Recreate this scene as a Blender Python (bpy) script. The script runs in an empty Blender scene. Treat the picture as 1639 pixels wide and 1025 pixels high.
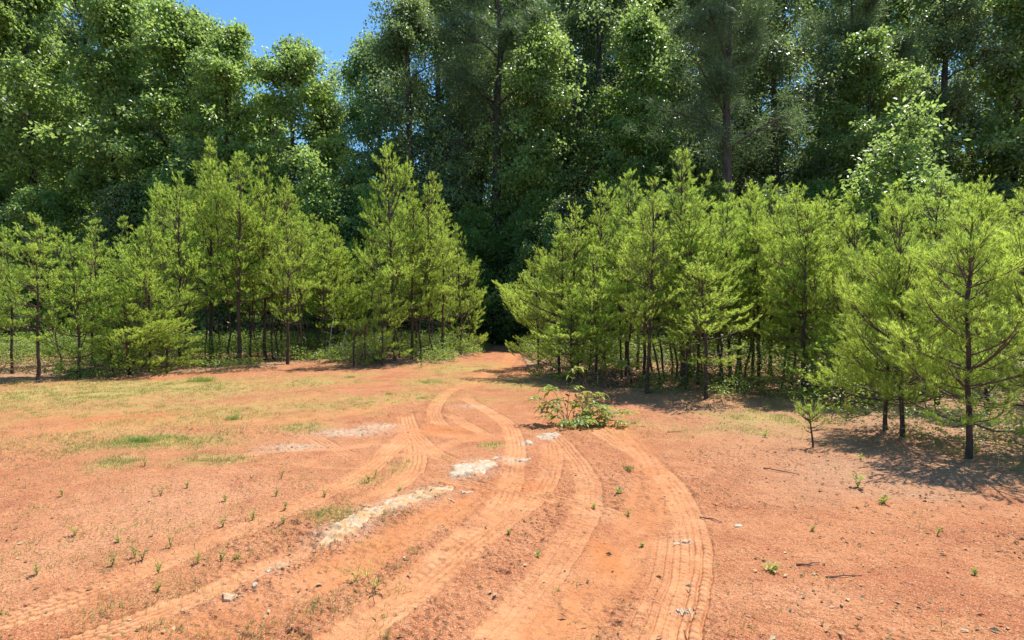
import bpy, math, random
import numpy as np
from mathutils import Vector, Matrix

R = math.radians
S = bpy.context.scene
COL = S.collection

# ------------------------------------------------------------------ camera
CAM_H, F, U0, V0, HOR = 1.6, 968.0, 808.0, 528.0, 500.0
PITCH = math.atan((V0 - HOR) / F)
cam_d = bpy.data.cameras.new('camera')
cam = bpy.data.objects.new('camera', cam_d)
COL.objects.link(cam)
cam.location = (0, 0, CAM_H)
cam.rotation_euler = (math.pi / 2 - PITCH, 0, 0)
cam_d.sensor_width = 36
cam_d.lens = F / 1639 * 36
cam_d.shift_x = (819.5 - U0) / 1639
cam_d.shift_y = (V0 - 512.5) / 1639
cam_d.clip_start, cam_d.clip_end = 0.05, 2000
S.camera = cam

# ------------------------------------------------------------------ light
SUN_EL, SUN_AZ = R(64), R(46)          # azimuth from +Y towards +X
w = bpy.data.worlds.new('World')
S.world = w
w.use_nodes = True
nt = w.node_tree
sky = nt.nodes.new('ShaderNodeTexSky')
sky.sky_type = 'NISHITA'
sky.sun_disc = False
sky.sun_elevation, sky.sun_rotation = SUN_EL, SUN_AZ
sky.air_density, sky.dust_density, sky.ozone_density = 1.0, 0.0, 3.0
sky.altitude = 300
bg = nt.nodes['Background']
tnt = nt.nodes.new('ShaderNodeMix')
tnt.data_type, tnt.blend_type = 'RGBA', 'MULTIPLY'
tnt.inputs[0].default_value = 1
tnt.inputs[7].default_value = (0.70, 1.0, 1.08, 1)
nt.links.new(sky.outputs[0], tnt.inputs[6])
nt.links.new(tnt.outputs[2], bg.inputs[0])
bg.inputs[1].default_value = 0.125
sd = bpy.data.lights.new('sun', 'SUN')
sun = bpy.data.objects.new('sun', sd)
COL.objects.link(sun)
sd.energy, sd.angle, sd.color = 4.6, R(0.5), (1, 0.95, 0.88)
tosun = Vector((math.sin(SUN_AZ) * math.cos(SUN_EL), math.cos(SUN_AZ) * math.cos(SUN_EL), math.sin(SUN_EL)))
sun.rotation_euler = tosun.to_track_quat('Z', 'Y').to_euler()
S.view_settings.view_transform = 'Standard'
S.view_settings.look = 'None'
S.view_settings.exposure = 0.7
S.view_settings.gamma = 1
S.render.engine = 'CYCLES'
cy = S.cycles
cy.max_bounces, cy.diffuse_bounces, cy.glossy_bounces, cy.transmission_bounces, cy.transparent_max_bounces = 8, 4, 2, 5, 4


# ------------------------------------------------------------------ helpers
def G(u, v, z=0.0):
    """pixel of the 1639x1025 picture -> point on the ground"""
    up = -(v - V0) / F
    c, s = math.cos(PITCH), math.sin(PITCH)
    dy, dz = c + s * up, c * up - s
    t = (z - CAM_H) / dz
    return np.array([(u - U0) / F * t, dy * t])


def tag(o, label=None, cat=None, group=None, kind=None):
    for k, v in (('label', label), ('category', cat), ('group', group), ('kind', kind)):
        if v:
            o[k] = v
    return o


def empty(name, loc=(0, 0, 0)):
    o = bpy.data.objects.new(name, None)
    o.empty_display_size = 0.3
    o.location = loc
    COL.objects.link(o)
    return o


def mk(name, V, faces, mat, parent=None, smooth=False, attrs=None):
    """V (N,3); faces: list of int arrays (M,k)"""
    me = bpy.data.meshes.new(name)
    V = np.ascontiguousarray(V, dtype=np.float32)
    faces = [np.ascontiguousarray(f, dtype=np.int32) for f in faces if len(f)]
    nl = sum(f.size for f in faces)
    npoly = sum(len(f) for f in faces)
    me.vertices.add(len(V))
    me.vertices.foreach_set('co', V.ravel())
    me.loops.add(nl)
    me.loops.foreach_set('vertex_index', np.concatenate([f.ravel() for f in faces]))
    me.polygons.add(npoly)
    tot = np.concatenate([np.full(len(f), f.shape[1], np.int32) for f in faces])
    st = np.concatenate([[0], np.cumsum(tot)[:-1]]).astype(np.int32)
    me.polygons.foreach_set('loop_start', st)
    me.polygons.foreach_set('loop_total', tot)
    if smooth:
        me.polygons.foreach_set('use_smooth', np.ones(npoly, bool))
    for k, a in (attrs or {}).items():
        at = me.attributes.new(k, 'FLOAT', 'POINT')
        at.data.foreach_set('value', np.ascontiguousarray(a, dtype=np.float32))
    me.update(calc_edges=True)
    me.materials.append(mat)
    o = bpy.data.objects.new(name, me)
    COL.objects.link(o)
    if parent:
        o.parent = parent
    return o


def tubes(P, Rr, n=5):
    """P (M,K,3), Rr (M,K) -> verts, quads"""
    P = np.asarray(P, float)
    Rr = np.asarray(Rr, float)
    M, K, _ = P.shape
    T = np.gradient(P, axis=1)
    T /= np.linalg.norm(T, axis=2, keepdims=True) + 1e-9
    ref = np.zeros_like(T)
    a = np.abs(T[:, :1, 2:3]) > 0.8
    ref[...] = np.where(a, [1.0, 0.1, 0], [0.05, 0.1, 1.0])
    A = np.cross(T, ref)
    A /= np.linalg.norm(A, axis=2, keepdims=True) + 1e-9
    B = np.cross(T, A)
    th = np.arange(n) / n * 2 * math.pi
    V = P[:, :, None] + Rr[:, :, None, None] * (A[:, :, None] * np.cos(th)[None, None, :, None] + B[:, :, None] * np.sin(th)[None, None, :, None])
    idx = np.arange(M * K * n).reshape(M, K, n)
    a0 = idx[:, :-1, :]
    b0 = idx[:, 1:, :]
    q = np.stack([a0, np.roll(a0, -1, 2), np.roll(b0, -1, 2), b0], -1).reshape(-1, 4)
    return V.reshape(-1, 3), q


class Acc:
    def __init__(s):
        s.V, s.F, s.n, s.A = [], {}, 0, []

    def add(s, V, F_, a=0.5):
        V = np.asarray(V, float).reshape(-1, 3)
        F_ = np.asarray(F_)
        s.V.append(V)
        s.F.setdefault(F_.shape[1], []).append(F_ + s.n)
        s.A.append(np.broadcast_to(np.asarray(a, float), (len(V),)))
        s.n += len(V)

    def build(s, name, mat, parent=None, smooth=False):
        return mk(name, np.concatenate(s.V), [np.concatenate(f) for f in s.F.values()], mat, parent, smooth, {'tint': np.concatenate(s.A)})


def unit(a):
    return a / (np.linalg.norm(a, axis=-1, keepdims=True) + 1e-9)


def _hash(ix, iy, seed):
    h = (ix.astype(np.int64) * 374761393 + iy.astype(np.int64) * 668265263 + seed * 2147483647) & 0xffffffff
    h = ((h ^ (h >> 13)) * 1274126177) & 0xffffffff
    return ((h ^ (h >> 16)) & 0xffff) / 65535.0


def noise(x, y, scale, seed=0):
    """value noise in -1..1, wavelength = scale"""
    x = x / scale
    y = y / scale
    ix, iy = np.floor(x), np.floor(y)
    fx, fy = x - ix, y - iy
    fx = fx * fx * (3 - 2 * fx)
    fy = fy * fy * (3 - 2 * fy)
    a = _hash(ix, iy, seed); b = _hash(ix + 1, iy, seed)
    c = _hash(ix, iy + 1, seed); d = _hash(ix + 1, iy + 1, seed)
    return ((a * (1 - fx) + b * fx) * (1 - fy) + (c * (1 - fx) + d * fx) * fy) * 2 - 1


def sm(a, b, x):
    t = np.clip((x - a) / (b - a), 0, 1)
    return t * t * (3 - 2 * t)


# ------------------------------------------------------------------ materials
def newmat(name):
    m = bpy.data.materials.new(name)
    m.use_nodes = True
    t = m.node_tree
    t.nodes.clear()
    out = t.nodes.new('ShaderNodeOutputMaterial')
    return m, t, out


def N(t, typ, **kw):
    n = t.nodes.new(typ)
    for k, v in kw.items():
        if k.startswith('i_'):
            key = k[2:]
            n.inputs[int(key) if key.isdigit() else key.replace('_', ' ')].default_value = v
        else:
            setattr(n, k, v)
    return n


def ramp(t, src, stops):
    r = t.nodes.new('ShaderNodeValToRGB')
    e = r.color_ramp.elements
    e[0].position, e[0].color = stops[0][0], (*stops[0][1], 1)
    e[1].position, e[1].color = stops[-1][0], (*stops[-1][1], 1)
    for p, c in stops[1:-1]:
        x = e.new(p)
        x.color = (*c, 1)
    t.links.new(src, r.inputs[0])
    return r.outputs[0]


def mix(t, fac, a, b, mode='MIX'):
    n = t.nodes.new('ShaderNodeMix')
    n.data_type = 'RGBA'
    n.blend_type = mode
    for s, i in ((fac, 0), (a, 6), (b, 7)):
        if isinstance(s, (int, float)):
            n.inputs[i].default_value = s
        elif isinstance(s, tuple):
            n.inputs[i].default_value = (*s, 1)
        else:
            t.links.new(s, n.inputs[i])
    return n.outputs[2]


def leaf_mat(name, cols, trans, tfac=0.45, rough=0.42, spec=0.5, rnd=0.25):
    """cols: dark..light along the mesh's own 'tint'; trans: colour of light let through"""
    m, t, out = newmat(name)
    at = N(t, 'ShaderNodeAttribute', attribute_name='tint')
    oi = N(t, 'ShaderNodeObjectInfo')
    c = ramp(t, at.outputs['Fac'], [(i / (len(cols) - 1), x) for i, x in enumerate(cols)])
    mr = N(t, 'ShaderNodeMapRange', i_3=1 - rnd, i_4=1 + rnd)
    t.links.new(oi.outputs['Random'], mr.inputs[0])
    hs = N(t, 'ShaderNodeHueSaturation')
    t.links.new(mr.outputs[0], hs.inputs['Value'])
    hr = N(t, 'ShaderNodeMapRange', i_3=0.484, i_4=0.53)
    mu = N(t, 'ShaderNodeMath', operation='FRACT')
    m7 = N(t, 'ShaderNodeMath', operation='MULTIPLY', i_1=7.31)
    t.links.new(oi.outputs['Random'], m7.inputs[0]); t.links.new(m7.outputs[0], mu.inputs[0])
    t.links.new(mu.outputs[0], hr.inputs[0]); t.links.new(hr.outputs[0], hs.inputs['Hue'])
    t.links.new(c, hs.inputs['Color'])
    p = N(t, 'ShaderNodeBsdfPrincipled', i_Roughness=rough)
    p.inputs['Specular IOR Level'].default_value = spec
    t.links.new(hs.outputs[0], p.inputs['Base Color'])
    tr = N(t, 'ShaderNodeBsdfTranslucent')
    tc = mix(t, 1.0, ramp(t, at.outputs['Fac'], [(0, tuple(x * 0.75 for x in trans)), (1, tuple(x * 1.2 for x in trans))]), (1, 1, 1), 'MULTIPLY')
    t.links.new(tc, tr.inputs[0])
    ms = N(t, 'ShaderNodeMixShader', i_0=tfac)
    t.links.new(p.outputs[0], ms.inputs[1]); t.links.new(tr.outputs[0], ms.inputs[2])
    t.links.new(ms.outputs[0], out.inputs[0])
    return m


def rough_mat(name, cols, scale=20, rough=0.9, bump=0.3, stretch=(1, 1, 1), bscale=None):
    m, t, out = newmat(name)
    tc = N(t, 'ShaderNodeTexCoord')
    mp = N(t, 'ShaderNodeMapping')
    mp.inputs['Scale'].default_value = stretch
    t.links.new(tc.outputs['Object'], mp.inputs[0])
    nz = N(t, 'ShaderNodeTexNoise', i_Scale=scale, i_Detail=6.0, i_Roughness=0.65)
    t.links.new(mp.outputs[0], nz.inputs[0])
    c = ramp(t, nz.outputs[0], [(0.3 + 0.4 * i / (len(cols) - 1), x) for i, x in enumerate(cols)])
    p = N(t, 'ShaderNodeBsdfPrincipled', i_Roughness=rough)
    p.inputs['Specular IOR Level'].default_value = 0.25
    t.links.new(c, p.inputs['Base Color'])
    nb = N(t, 'ShaderNodeTexNoise', i_Scale=bscale or scale * 2, i_Detail=5.0)
    t.links.new(mp.outputs[0], nb.inputs[0])
    b = N(t, 'ShaderNodeBump', i_Strength=bump, i_Distance=0.02)
    t.links.new(nb.outputs[0], b.inputs['Height'])
    t.links.new(b.outputs[0], p.inputs['Normal'])
    t.links.new(p.outputs[0], out.inputs[0])
    return m


M = {}
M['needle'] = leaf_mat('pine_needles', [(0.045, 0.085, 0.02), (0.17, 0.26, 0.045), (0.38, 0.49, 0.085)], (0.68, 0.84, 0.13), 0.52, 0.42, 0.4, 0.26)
M['farneedle'] = leaf_mat('tall_pine_needles', [(0.06, 0.1, 0.05), (0.12, 0.18, 0.08)], (0.22, 0.34, 0.1), 0.4, 0.4, 0.5)
M['leaf'] = leaf_mat('broad_leaves', [(0.045, 0.085, 0.035), (0.125, 0.2, 0.06), (0.26, 0.36, 0.1)], (0.5, 0.68, 0.15), 0.46, 0.38, 0.6, 0.3)
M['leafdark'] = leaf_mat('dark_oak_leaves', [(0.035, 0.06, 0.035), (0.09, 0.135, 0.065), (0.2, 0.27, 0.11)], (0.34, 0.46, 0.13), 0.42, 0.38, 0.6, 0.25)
M['under'] = leaf_mat('undergrowth_leaves', [(0.05, 0.085, 0.02), (0.12, 0.18, 0.04), (0.24, 0.3, 0.07)], (0.42, 0.54, 0.08), 0.45, 0.4, 0.5)
M['grass'] = leaf_mat('grass_blades', [(0.38, 0.26, 0.12), (0.32, 0.28, 0.08), (0.16, 0.25, 0.04)], (0.3, 0.38, 0.07), 0.35, 0.5, 0.3)
M['bushleaf'] = leaf_mat('glossy_bush_leaves', [(0.09, 0.17, 0.035), (0.2, 0.3, 0.06), (0.4, 0.44, 0.08)], (0.6, 0.7, 0.1), 0.4, 0.42, 0.45)
M['litter'] = leaf_mat('dead_leaves', [(0.2, 0.1, 0.055), (0.38, 0.22, 0.13), (0.6, 0.43, 0.28)], (0.2, 0.1, 0.05), 0.15, 0.9, 0.08)
M['bark'] = rough_mat('pine_bark', [(0.03, 0.02, 0.017), (0.08, 0.05, 0.038), (0.14, 0.09, 0.07)], 14, 0.9, 0.8, (1, 1, 0.25))
M['oldbark'] = rough_mat('forest_bark', [(0.03, 0.026, 0.024), (0.07, 0.06, 0.055), (0.12, 0.1, 0.09)], 8, 0.9, 0.8, (1, 1, 0.2))
M['twig'] = rough_mat('twig_bark', [(0.07, 0.045, 0.032), (0.17, 0.11, 0.08)], 30, 0.9, 0.2)
M['paletwig'] = rough_mat('bleached_wood', [(0.35, 0.3, 0.25), (0.55, 0.5, 0.44)], 30, 0.8, 0.3, (1, 1, 0.3))
M['redstem'] = rough_mat('green_stem', [(0.14, 0.13, 0.05), (0.24, 0.15, 0.07)], 30, 0.7, 0.2)


def stone_mat(name, white, dust, thr):
    m, t, out = newmat(name)
    tc = N(t, 'ShaderNodeTexCoord')
    n1 = N(t, 'ShaderNodeTexNoise', i_Scale=9.0, i_Detail=8.0, i_Roughness=0.7)
    n2 = N(t, 'ShaderNodeTexNoise', i_Scale=45.0, i_Detail=6.0, i_Roughness=0.7)
    vo = N(t, 'ShaderNodeTexVoronoi', feature='DISTANCE_TO_EDGE', i_Scale=5.5)
    geo = N(t, 'ShaderNodeNewGeometry')
    oi = N(t, 'ShaderNodeVectorMath', operation='ADD')
    t.links.new(tc.outputs['Object'], oi.inputs[0]); t.links.new(n1.outputs['Color'], oi.inputs[1])
    for n in (n1, n2):
        t.links.new(geo.outputs['Position'], n.inputs[0])
    t.links.new(geo.outputs['Position'], vo.inputs[0])
    base = ramp(t, n2.outputs[0], [(0.3, tuple(x * 0.62 for x in white)), (0.5, white), (0.75, tuple(min(1, x * 1.15) for x in white))])
    c = mix(t, ramp(t, n1.outputs[0], [(thr, (0, 0, 0)), (thr + 0.1, (1, 1, 1))]), base, dust)
    c = mix(t, ramp(t, vo.outputs[0], [(0.0, (1, 1, 1)), (0.018, (0, 0, 0))]), c, (0.22, 0.13, 0.085))
    p = N(t, 'ShaderNodeBsdfPrincipled', i_Roughness=0.85)
    p.inputs['Specular IOR Level'].default_value = 0.3
    t.links.new(c, p.inputs['Base Color'])
    b = N(t, 'ShaderNodeBump', i_Strength=0.8, i_Distance=0.006)
    t.links.new(n2.outputs[0], b.inputs['Height'])
    t.links.new(b.outputs[0], p.inputs['Normal'])
    t.links.new(p.outputs[0], out.inputs[0])
    return m


M['stone'] = stone_mat('pale_rock', (0.50, 0.38, 0.25), (0.52, 0.28, 0.12), 0.44)
M['stonew'] = stone_mat('white_stone', (0.50, 0.41, 0.3), (0.48, 0.28, 0.14), 0.48)
M['pebble'] = None


def ground_mat():
    m, t, out = newmat('red_clay')
    A = {k: N(t, 'ShaderNodeAttribute', attribute_name=k).outputs['Fac'] for k in ('track', 'chalk', 'litter', 'grassy', 'soft', 'pale')}
    geo = N(t, 'ShaderNodeNewGeometry')
    pos = geo.outputs['Position']

    def nz(s, d=6.0, r=0.65):
        n = N(t, 'ShaderNodeTexNoise', i_Scale=s, i_Detail=d, i_Roughness=r)
        t.links.new(pos, n.inputs[0])
        return n.outputs[0]
    big, mid, fin, grit = nz(0.5), nz(3.2), nz(28, 5), nz(140, 3)
    clay = ramp(t, mid, [(0.3, (0.30, 0.098, 0.034)), (0.5, (0.39, 0.143, 0.055)), (0.7, (0.46, 0.196, 0.086))])
    clay = mix(t, ramp(t, big, [(0.35, (0, 0, 0)), (0.65, (1, 1, 1))]), clay, mix(t, 0.45, clay, (0.47, 0.21, 0.092)))
    clay = mix(t, ramp(t, nz(1.3, 5, 0.6), [(0.5, (0, 0, 0)), (0.66, (0.7, 0.7, 0.7))]), clay, (0.30, 0.088, 0.034))
    pm = N(t, 'ShaderNodeMath', operation='MULTIPLY')
    t.links.new(A['pale'], pm.inputs[0])
    t.links.new(ramp(t, nz(2.2, 6, 0.7), [(0.3, (0.35, 0.35, 0.35)), (0.6, (1, 1, 1))]), pm.inputs[1])
    clay = mix(t, pm.outputs[0], clay, (0.50, 0.245, 0.122))
    # crumbs: pale and dark specks
    clay = mix(t, ramp(t, fin, [(0.33, (0.85, 0.85, 0.85)), (0.48, (0, 0, 0))]), clay, (0.23, 0.072, 0.03))
    clay = mix(t, ramp(t, grit, [(0.54, (0, 0, 0)), (0.63, (0.85, 0.85, 0.85))]), clay, (0.64, 0.39, 0.24))
    clay = mix(t, ramp(t, nz(75, 3), [(0.57, (0, 0, 0)), (0.65, (0.85, 0.85, 0.85))]), clay, (0.15, 0.055, 0.03))
    track = ramp(t, mid, [(0.3, (0.48, 0.208, 0.086)), (0.7, (0.60, 0.31, 0.15))])
    track = mix(t, ramp(t, grit, [(0.35, (0.4, 0.4, 0.4)), (0.5, (0, 0, 0))]), track, (0.42, 0.17, 0.075))
    c = mix(t, A['track'], clay, track)
    soft = ramp(t, mid, [(0.3, (0.43, 0.14, 0.043)), (0.7, (0.51, 0.2, 0.07))])
    c = mix(t, A['soft'], c, soft)
    # litter (straw and crumbled leaves): breaks up
    li = mix(t, ramp(t, grit, [(0.4, (0, 0, 0)), (0.6, (1, 1, 1))]), (0.20, 0.12, 0.075), (0.48, 0.32, 0.2))
    lm = N(t, 'ShaderNodeMath', operation='MULTIPLY')
    t.links.new(A['litter'], lm.inputs[0])
    t.links.new(ramp(t, fin, [(0.35, (0.15, 0.15, 0.15)), (0.6, (1, 1, 1))]), lm.inputs[1])
    c = mix(t, lm.outputs[0], c, li)
    gm = N(t, 'ShaderNodeMath', operation='MULTIPLY')
    t.links.new(A['grassy'], gm.inputs[0])
    t.links.new(ramp(t, nz(9, 6), [(0.34, (0, 0, 0)), (0.54, (1, 1, 1))]), gm.inputs[1])
    gr = mix(t, ramp(t, grit, [(0.4, (0, 0, 0)), (0.6, (1, 1, 1))]), (0.26, 0.2, 0.06), (0.45, 0.36, 0.12))
    c = mix(t, gm.outputs[0], c, gr)
    ck = ramp(t, grit, [(0.35, (0.36, 0.2, 0.12)), (0.5, (0.48, 0.34, 0.22)), (0.62, (0.58, 0.46, 0.33))])
    cm = N(t, 'ShaderNodeMath', operation='MULTIPLY')
    t.links.new(A['chalk'], cm.inputs[0])
    t.links.new(ramp(t, nz(22, 6, 0.75), [(0.36, (0, 0, 0)), (0.55, (1, 1, 1))]), cm.inputs[1])
    c = mix(t, cm.outputs[0], c, ck)
    p = N(t, 'ShaderNodeBsdfPrincipled', i_Roughness=0.95)
    p.inputs['Specular IOR Level'].default_value = 0.12
    t.links.new(c, p.inputs['Base Color'])
    inv = N(t, 'ShaderNodeMath', operation='MULTIPLY_ADD', i_1=-0.55, i_2=0.85)
    t.links.new(A['track'], inv.inputs[0])
    b1 = N(t, 'ShaderNodeBump', i_Distance=0.012)
    t.links.new(inv.outputs[0], b1.inputs['Strength'])
    t.links.new(fin, b1.inputs['Height'])
    vo = N(t, 'ShaderNodeTexVoronoi', i_Scale=38.0)
    t.links.new(pos, vo.inputs[0])
    vh = ramp(t, vo.outputs['Distance'], [(0.0, (1, 1, 1)), (0.45, (0, 0, 0))])
    b3 = N(t, 'ShaderNodeBump', i_Distance=0.012)
    iv3 = N(t, 'ShaderNodeMath', operation='MULTIPLY', i_1=0.7)
    t.links.new(inv.outputs[0], iv3.inputs[0]); t.links.new(iv3.outputs[0], b3.inputs['Strength'])
    t.links.new(vh, b3.inputs['Height']); t.links.new(b1.outputs[0], b3.inputs['Normal'])
    b2 = N(t, 'ShaderNodeBump', i_Strength=0.65, i_Distance=0.005)
    t.links.new(grit, b2.inputs['Height']); t.links.new(b3.outputs[0], b2.inputs['Normal'])
    t.links.new(b2.outputs[0], p.inputs['Normal'])
    t.links.new(p.outputs[0], out.inputs[0])
    return m


M['ground'] = ground_mat()
M['pebble'] = leaf_mat('clay_crumbs', [(0.26, 0.1, 0.055), (0.42, 0.18, 0.1), (0.6, 0.42, 0.3)], (0.3, 0.1, 0.05), 0.02, 0.95, 0.05)

# ------------------------------------------------------------------ ground
# wheel tracks traced on the ground: (kind, width m, strength, points)
TR = [
    ('t', .24, 1., [(733, 622), (709, 638), (697, 655), (697, 672), (713, 687), (735, 694)]),
    ('t', .25, 1., [(737, 636), (781, 658), (813, 680), (823, 700), (826, 725), (821, 761), (809, 801), (790, 832), (741, 874), (660, 942), (610, 980), (545, 1035)]),
    ('t', .22, .9, [(712, 664), (753, 685), (800, 707)]),
    ('t', .26, 1., [(648, 662), (656, 690), (664, 715), (666, 740), (660, 757), (640, 777), (603, 801), (550, 832)]),
    ('t', .26, 1., [(668, 690), (647, 705), (615, 735), (583, 763), (522, 795), (458, 823), (381, 852), (281, 888), (168, 934), (80, 965), (0, 990)]),
    ('t', .24, 1., [(655, 690), (672, 708), (696, 731), (732, 747), (775, 762)]),
    ('t', .25, 1., [(888, 700), (905, 718), (925, 745), (940, 775), (943, 805), (938, 832), (920, 862), (895, 900), (860, 945), (810, 1003), (780, 1040)]),
    ('t', .25, .9, [(880, 705), (884, 730), (882, 752), (872, 780), (846, 811), (797, 850), (733, 900), (665, 955), (600, 1005), (560, 1035)]),
    ('s', .42, 1., [(800, 775), (764, 797), (704, 838), (643, 868), (563, 912), (502, 942), (402, 983), (321, 1010), (260, 1035)]),
    ('t', .24, 1.3, [(512, 876), (442, 906), (361, 939), (261, 975), (168, 1008), (90, 1035)]),
    ('t', .26, 1., [(930, 672), (982, 709), (1025, 729), (1050, 753), (1075, 781), (1095, 817), (1107, 855), (1110, 902), (1098, 962), (1087, 1003), (1080, 1040)]),
    ('s', .38, .9, [(975, 668), (1005, 703), (1033, 733), (1046, 765), (1040, 801), (1030, 840), (1005, 885), (965, 935), (915, 985), (870, 1030)]),
    ('t', .24, .7, [(1070, 835), (1076, 870), (1073, 915), (1060, 965), (1045, 1005), (1035, 1035)]),
    ('t', .22, .8, [(1035, 738), (1103, 750), (1160, 760), (1215, 769)]),
    ('s', .5, .7, [(0, 697), (168, 690), (321, 682), (482, 677), (563, 664), (640, 643), (700, 630)]),
    ('s', .5, .5, [(0, 668), (168, 662), (321, 657), (482, 643), (575, 622)]),
    ('t', .25, .8, [(497, 700), (530, 722), (570, 741)]),
    ('t', .25, .7, [(450, 742), (525, 752), (600, 752)]),
    ('s', .42, 1., [(590, 674), (643, 691), (724, 698), (804, 706), (830, 716)]),
    ('s', .55, .9, [(832, 560), (815, 578), (795, 596), (765, 612), (735, 626)]),
    ('s', .35, .6, [(780, 790), (820, 775), (850, 760), (880, 735)]),
    ('t', .22, .6, [(820, 655), (860, 664), (905, 672)]),
    ('t', .22, .8, [(640, 700), (560, 722), (470, 728), (360, 735), (250, 748)]),
    ('t', .22, .7, [(760, 700), (700, 724), (640, 735), (560, 742)]),
    ('t', .22, .85, [(650, 764), (725, 774), (789, 787), (862, 799), (922, 815), (982, 829), (1043, 842), (1135, 860)]),
]


def crom(P, step=0.07):
    P = np.array(P, float)
    Q = np.vstack([2 * P[0] - P[1], P, 2 * P[-1] - P[-2]])
    out = []
    for i in range(1, len(Q) - 2):
        n = max(2, int(np.linalg.norm(Q[i + 1] - Q[i]) / step))
        t = (np.arange(n) / n)[:, None]
        a, b, c, d = Q[i - 1], Q[i], Q[i + 1], Q[i + 2]
        out.append(0.5 * (2 * b + (c - a) * t + (2 * a - 5 * b + 4 * c - d) * t * t + (3 * b - a - 3 * c + d) * t ** 3))
    out.append(P[-1:])
    return np.vstack(out)


def ell(x, y, u, v, du, dv, ang=0):
    """soft blob: centre and half sizes read off the picture, laid on the ground"""
    c = G(u, v)
    rx = np.linalg.norm(G(u + du, v) - c)
    ry = abs(G(u, v - dv)[1] - G(u, v + dv)[1]) / 2
    dx, dy = x - c[0], y - c[1]
    k = math.tan(R(ang))
    dy = dy - k * dx
    return np.exp(-((dx / rx) ** 2 + (dy / ry) ** 2) * 1.3)


def lowh(x, y):
    h = 0.035 * noise(x, y, 3.1, 1) + 0.018 * noise(x, y, 1.1, 2) + 0.05 * noise(x, y, 9, 3)
    return h * sm(1, 4, np.abs(y) + np.abs(x))


EDGE_L = np.array([G(*p) for p in [(-700, 640), (0, 614), (168, 607), (240, 601), (340, 593), (430, 589), (500, 582), (555, 585), (620, 589), (700, 586), (765, 570), (785, 556)]])
EDGE_R = np.array([G(*p) for p in [(830, 556), (835, 590), (870, 608), (950, 622), (1040, 636), (1130, 643), (1230, 645), (1310, 662), (1380, 682), (1448, 706), (1639, 745)]])


def edge_y(x):
    """where the thicket starts, by x"""
    l = np.interp(x, EDGE_L[:, 0], EDGE_L[:, 1])
    xs = np.concatenate([[-0.5], EDGE_R[1:, 0]])
    r = np.interp(x, xs, np.concatenate([[27.0], EDGE_R[1:, 1]]))
    return np.where(x < -0.55, l, np.where(x < 0.62, 26.5, r))


def masks(x, y):
    e = edge_y(x)
    n1 = noise(x, y, 0.9, 11) * .6 + noise(x, y, 0.33, 12) * .4
    under = sm(-0.6, 0.5, (y - e) + n1 * 0.5)
    litter = np.maximum(under, 0)
    litter = np.maximum(litter, 0.7 * sm(2.2, 5.0, x + 0.1 * y + n1 * 0.6) * sm(4.2, 5.5, y + n1))
    litter = np.maximum(litter, 0.4 * sm(1.0, 0, np.abs(y - e + 1.3)) * (x > 0.3))
    g = 0.95 * ell(x, y, 250, 622, 260, 16) + 0.9 * ell(x, y, 90, 640, 160, 30) + 0.6 * ell(x, y, 520, 605, 100, 14) + 0.75 * ell(x, y, 730, 592, 70, 12)
    g += 0.95 * ell(x, y, 260, 710, 120, 11) + 0.8 * ell(x, y, 185, 745, 35, 14) + 0.7 * ell(x, y, 480, 690, 45, 7) + .5 * ell(x, y, 330, 742, 60, 10)
    g += 0.5 * ell(x, y, 640, 640, 120, 15) + 0.6 * ell(x, y, 575, 780, 30, 10) + 0.5 * ell(x, y, 790, 717, 20, 7) + 0.6 * ell(x, y, 690, 615, 45, 8)
    g += 0.8 * ell(x, y, 1215, 668, 90, 13) + 0.6 * ell(x, y, 830, 620, 50, 14) + 0.45 * ell(x, y, 1150, 690, 160, 16) + 0.18 * ell(x, y, 540, 830, 60, 22)
    g += 0.6 * ell(x, y, 1400, 655, 100, 10) + 0.5 * ell(x, y, 640, 755, 30, 16)
    g += 0.5 * ell(x, y, 380, 660, 200, 22) + 0.4 * ell(x, y, 100, 700, 150, 30)
    grassy = np.clip(g + n1 * 0.55 * (g > 0.08), 0, 1) * (1 - 0.6 * under)
    ch = 1.1 * ell(x, y, 560, 697, 60, 7, 8) + 1.0 * ell(x, y, 470, 722, 55, 7, 5) + 0.9 * ell(x, y, 610, 686, 35, 5)
    ch += 1.2 * ell(x, y, 877, 702, 17, 6) + 1.0 * ell(x, y, 843, 713, 12, 4) + 0.9 * ell(x, y, 818, 743, 20, 6) + 0.7 * ell(x, y, 750, 652, 30, 4)
    ch += 0.9 * ell(x, y, 555, 855, 45, 22, 30) + 0.9 * ell(x, y, 630, 815, 45, 14, 30) + 0.8 * ell(x, y, 690, 795, 38, 11) + 0.9 * ell(x, y, 757, 757, 34, 14)
    ch += 0.7 * ell(x, y, 443, 917, 22, 12) + 0.6 * ell(x, y, 372, 962, 20, 10) + 0.5 * ell(x, y, 1095, 872, 20, 6) + 0.6 * ell(x, y, 1098, 987, 16, 6)
    chalk = np.clip(ch + n1 * 0.2 * (ch > 0.1), 0, 1)
    soft = np.clip(0.8 * ell(x, y, 975, 905, 40, 50, -20) + 0.8 * ell(x, y, 830, 790, 60, 22) + 0.7 * ell(x, y, 700, 692, 70, 9) + 0.5 * ell(x, y, 230, 675, 200, 12), 0, 0.85)
    return under, litter, grassy, chalk, soft


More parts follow.
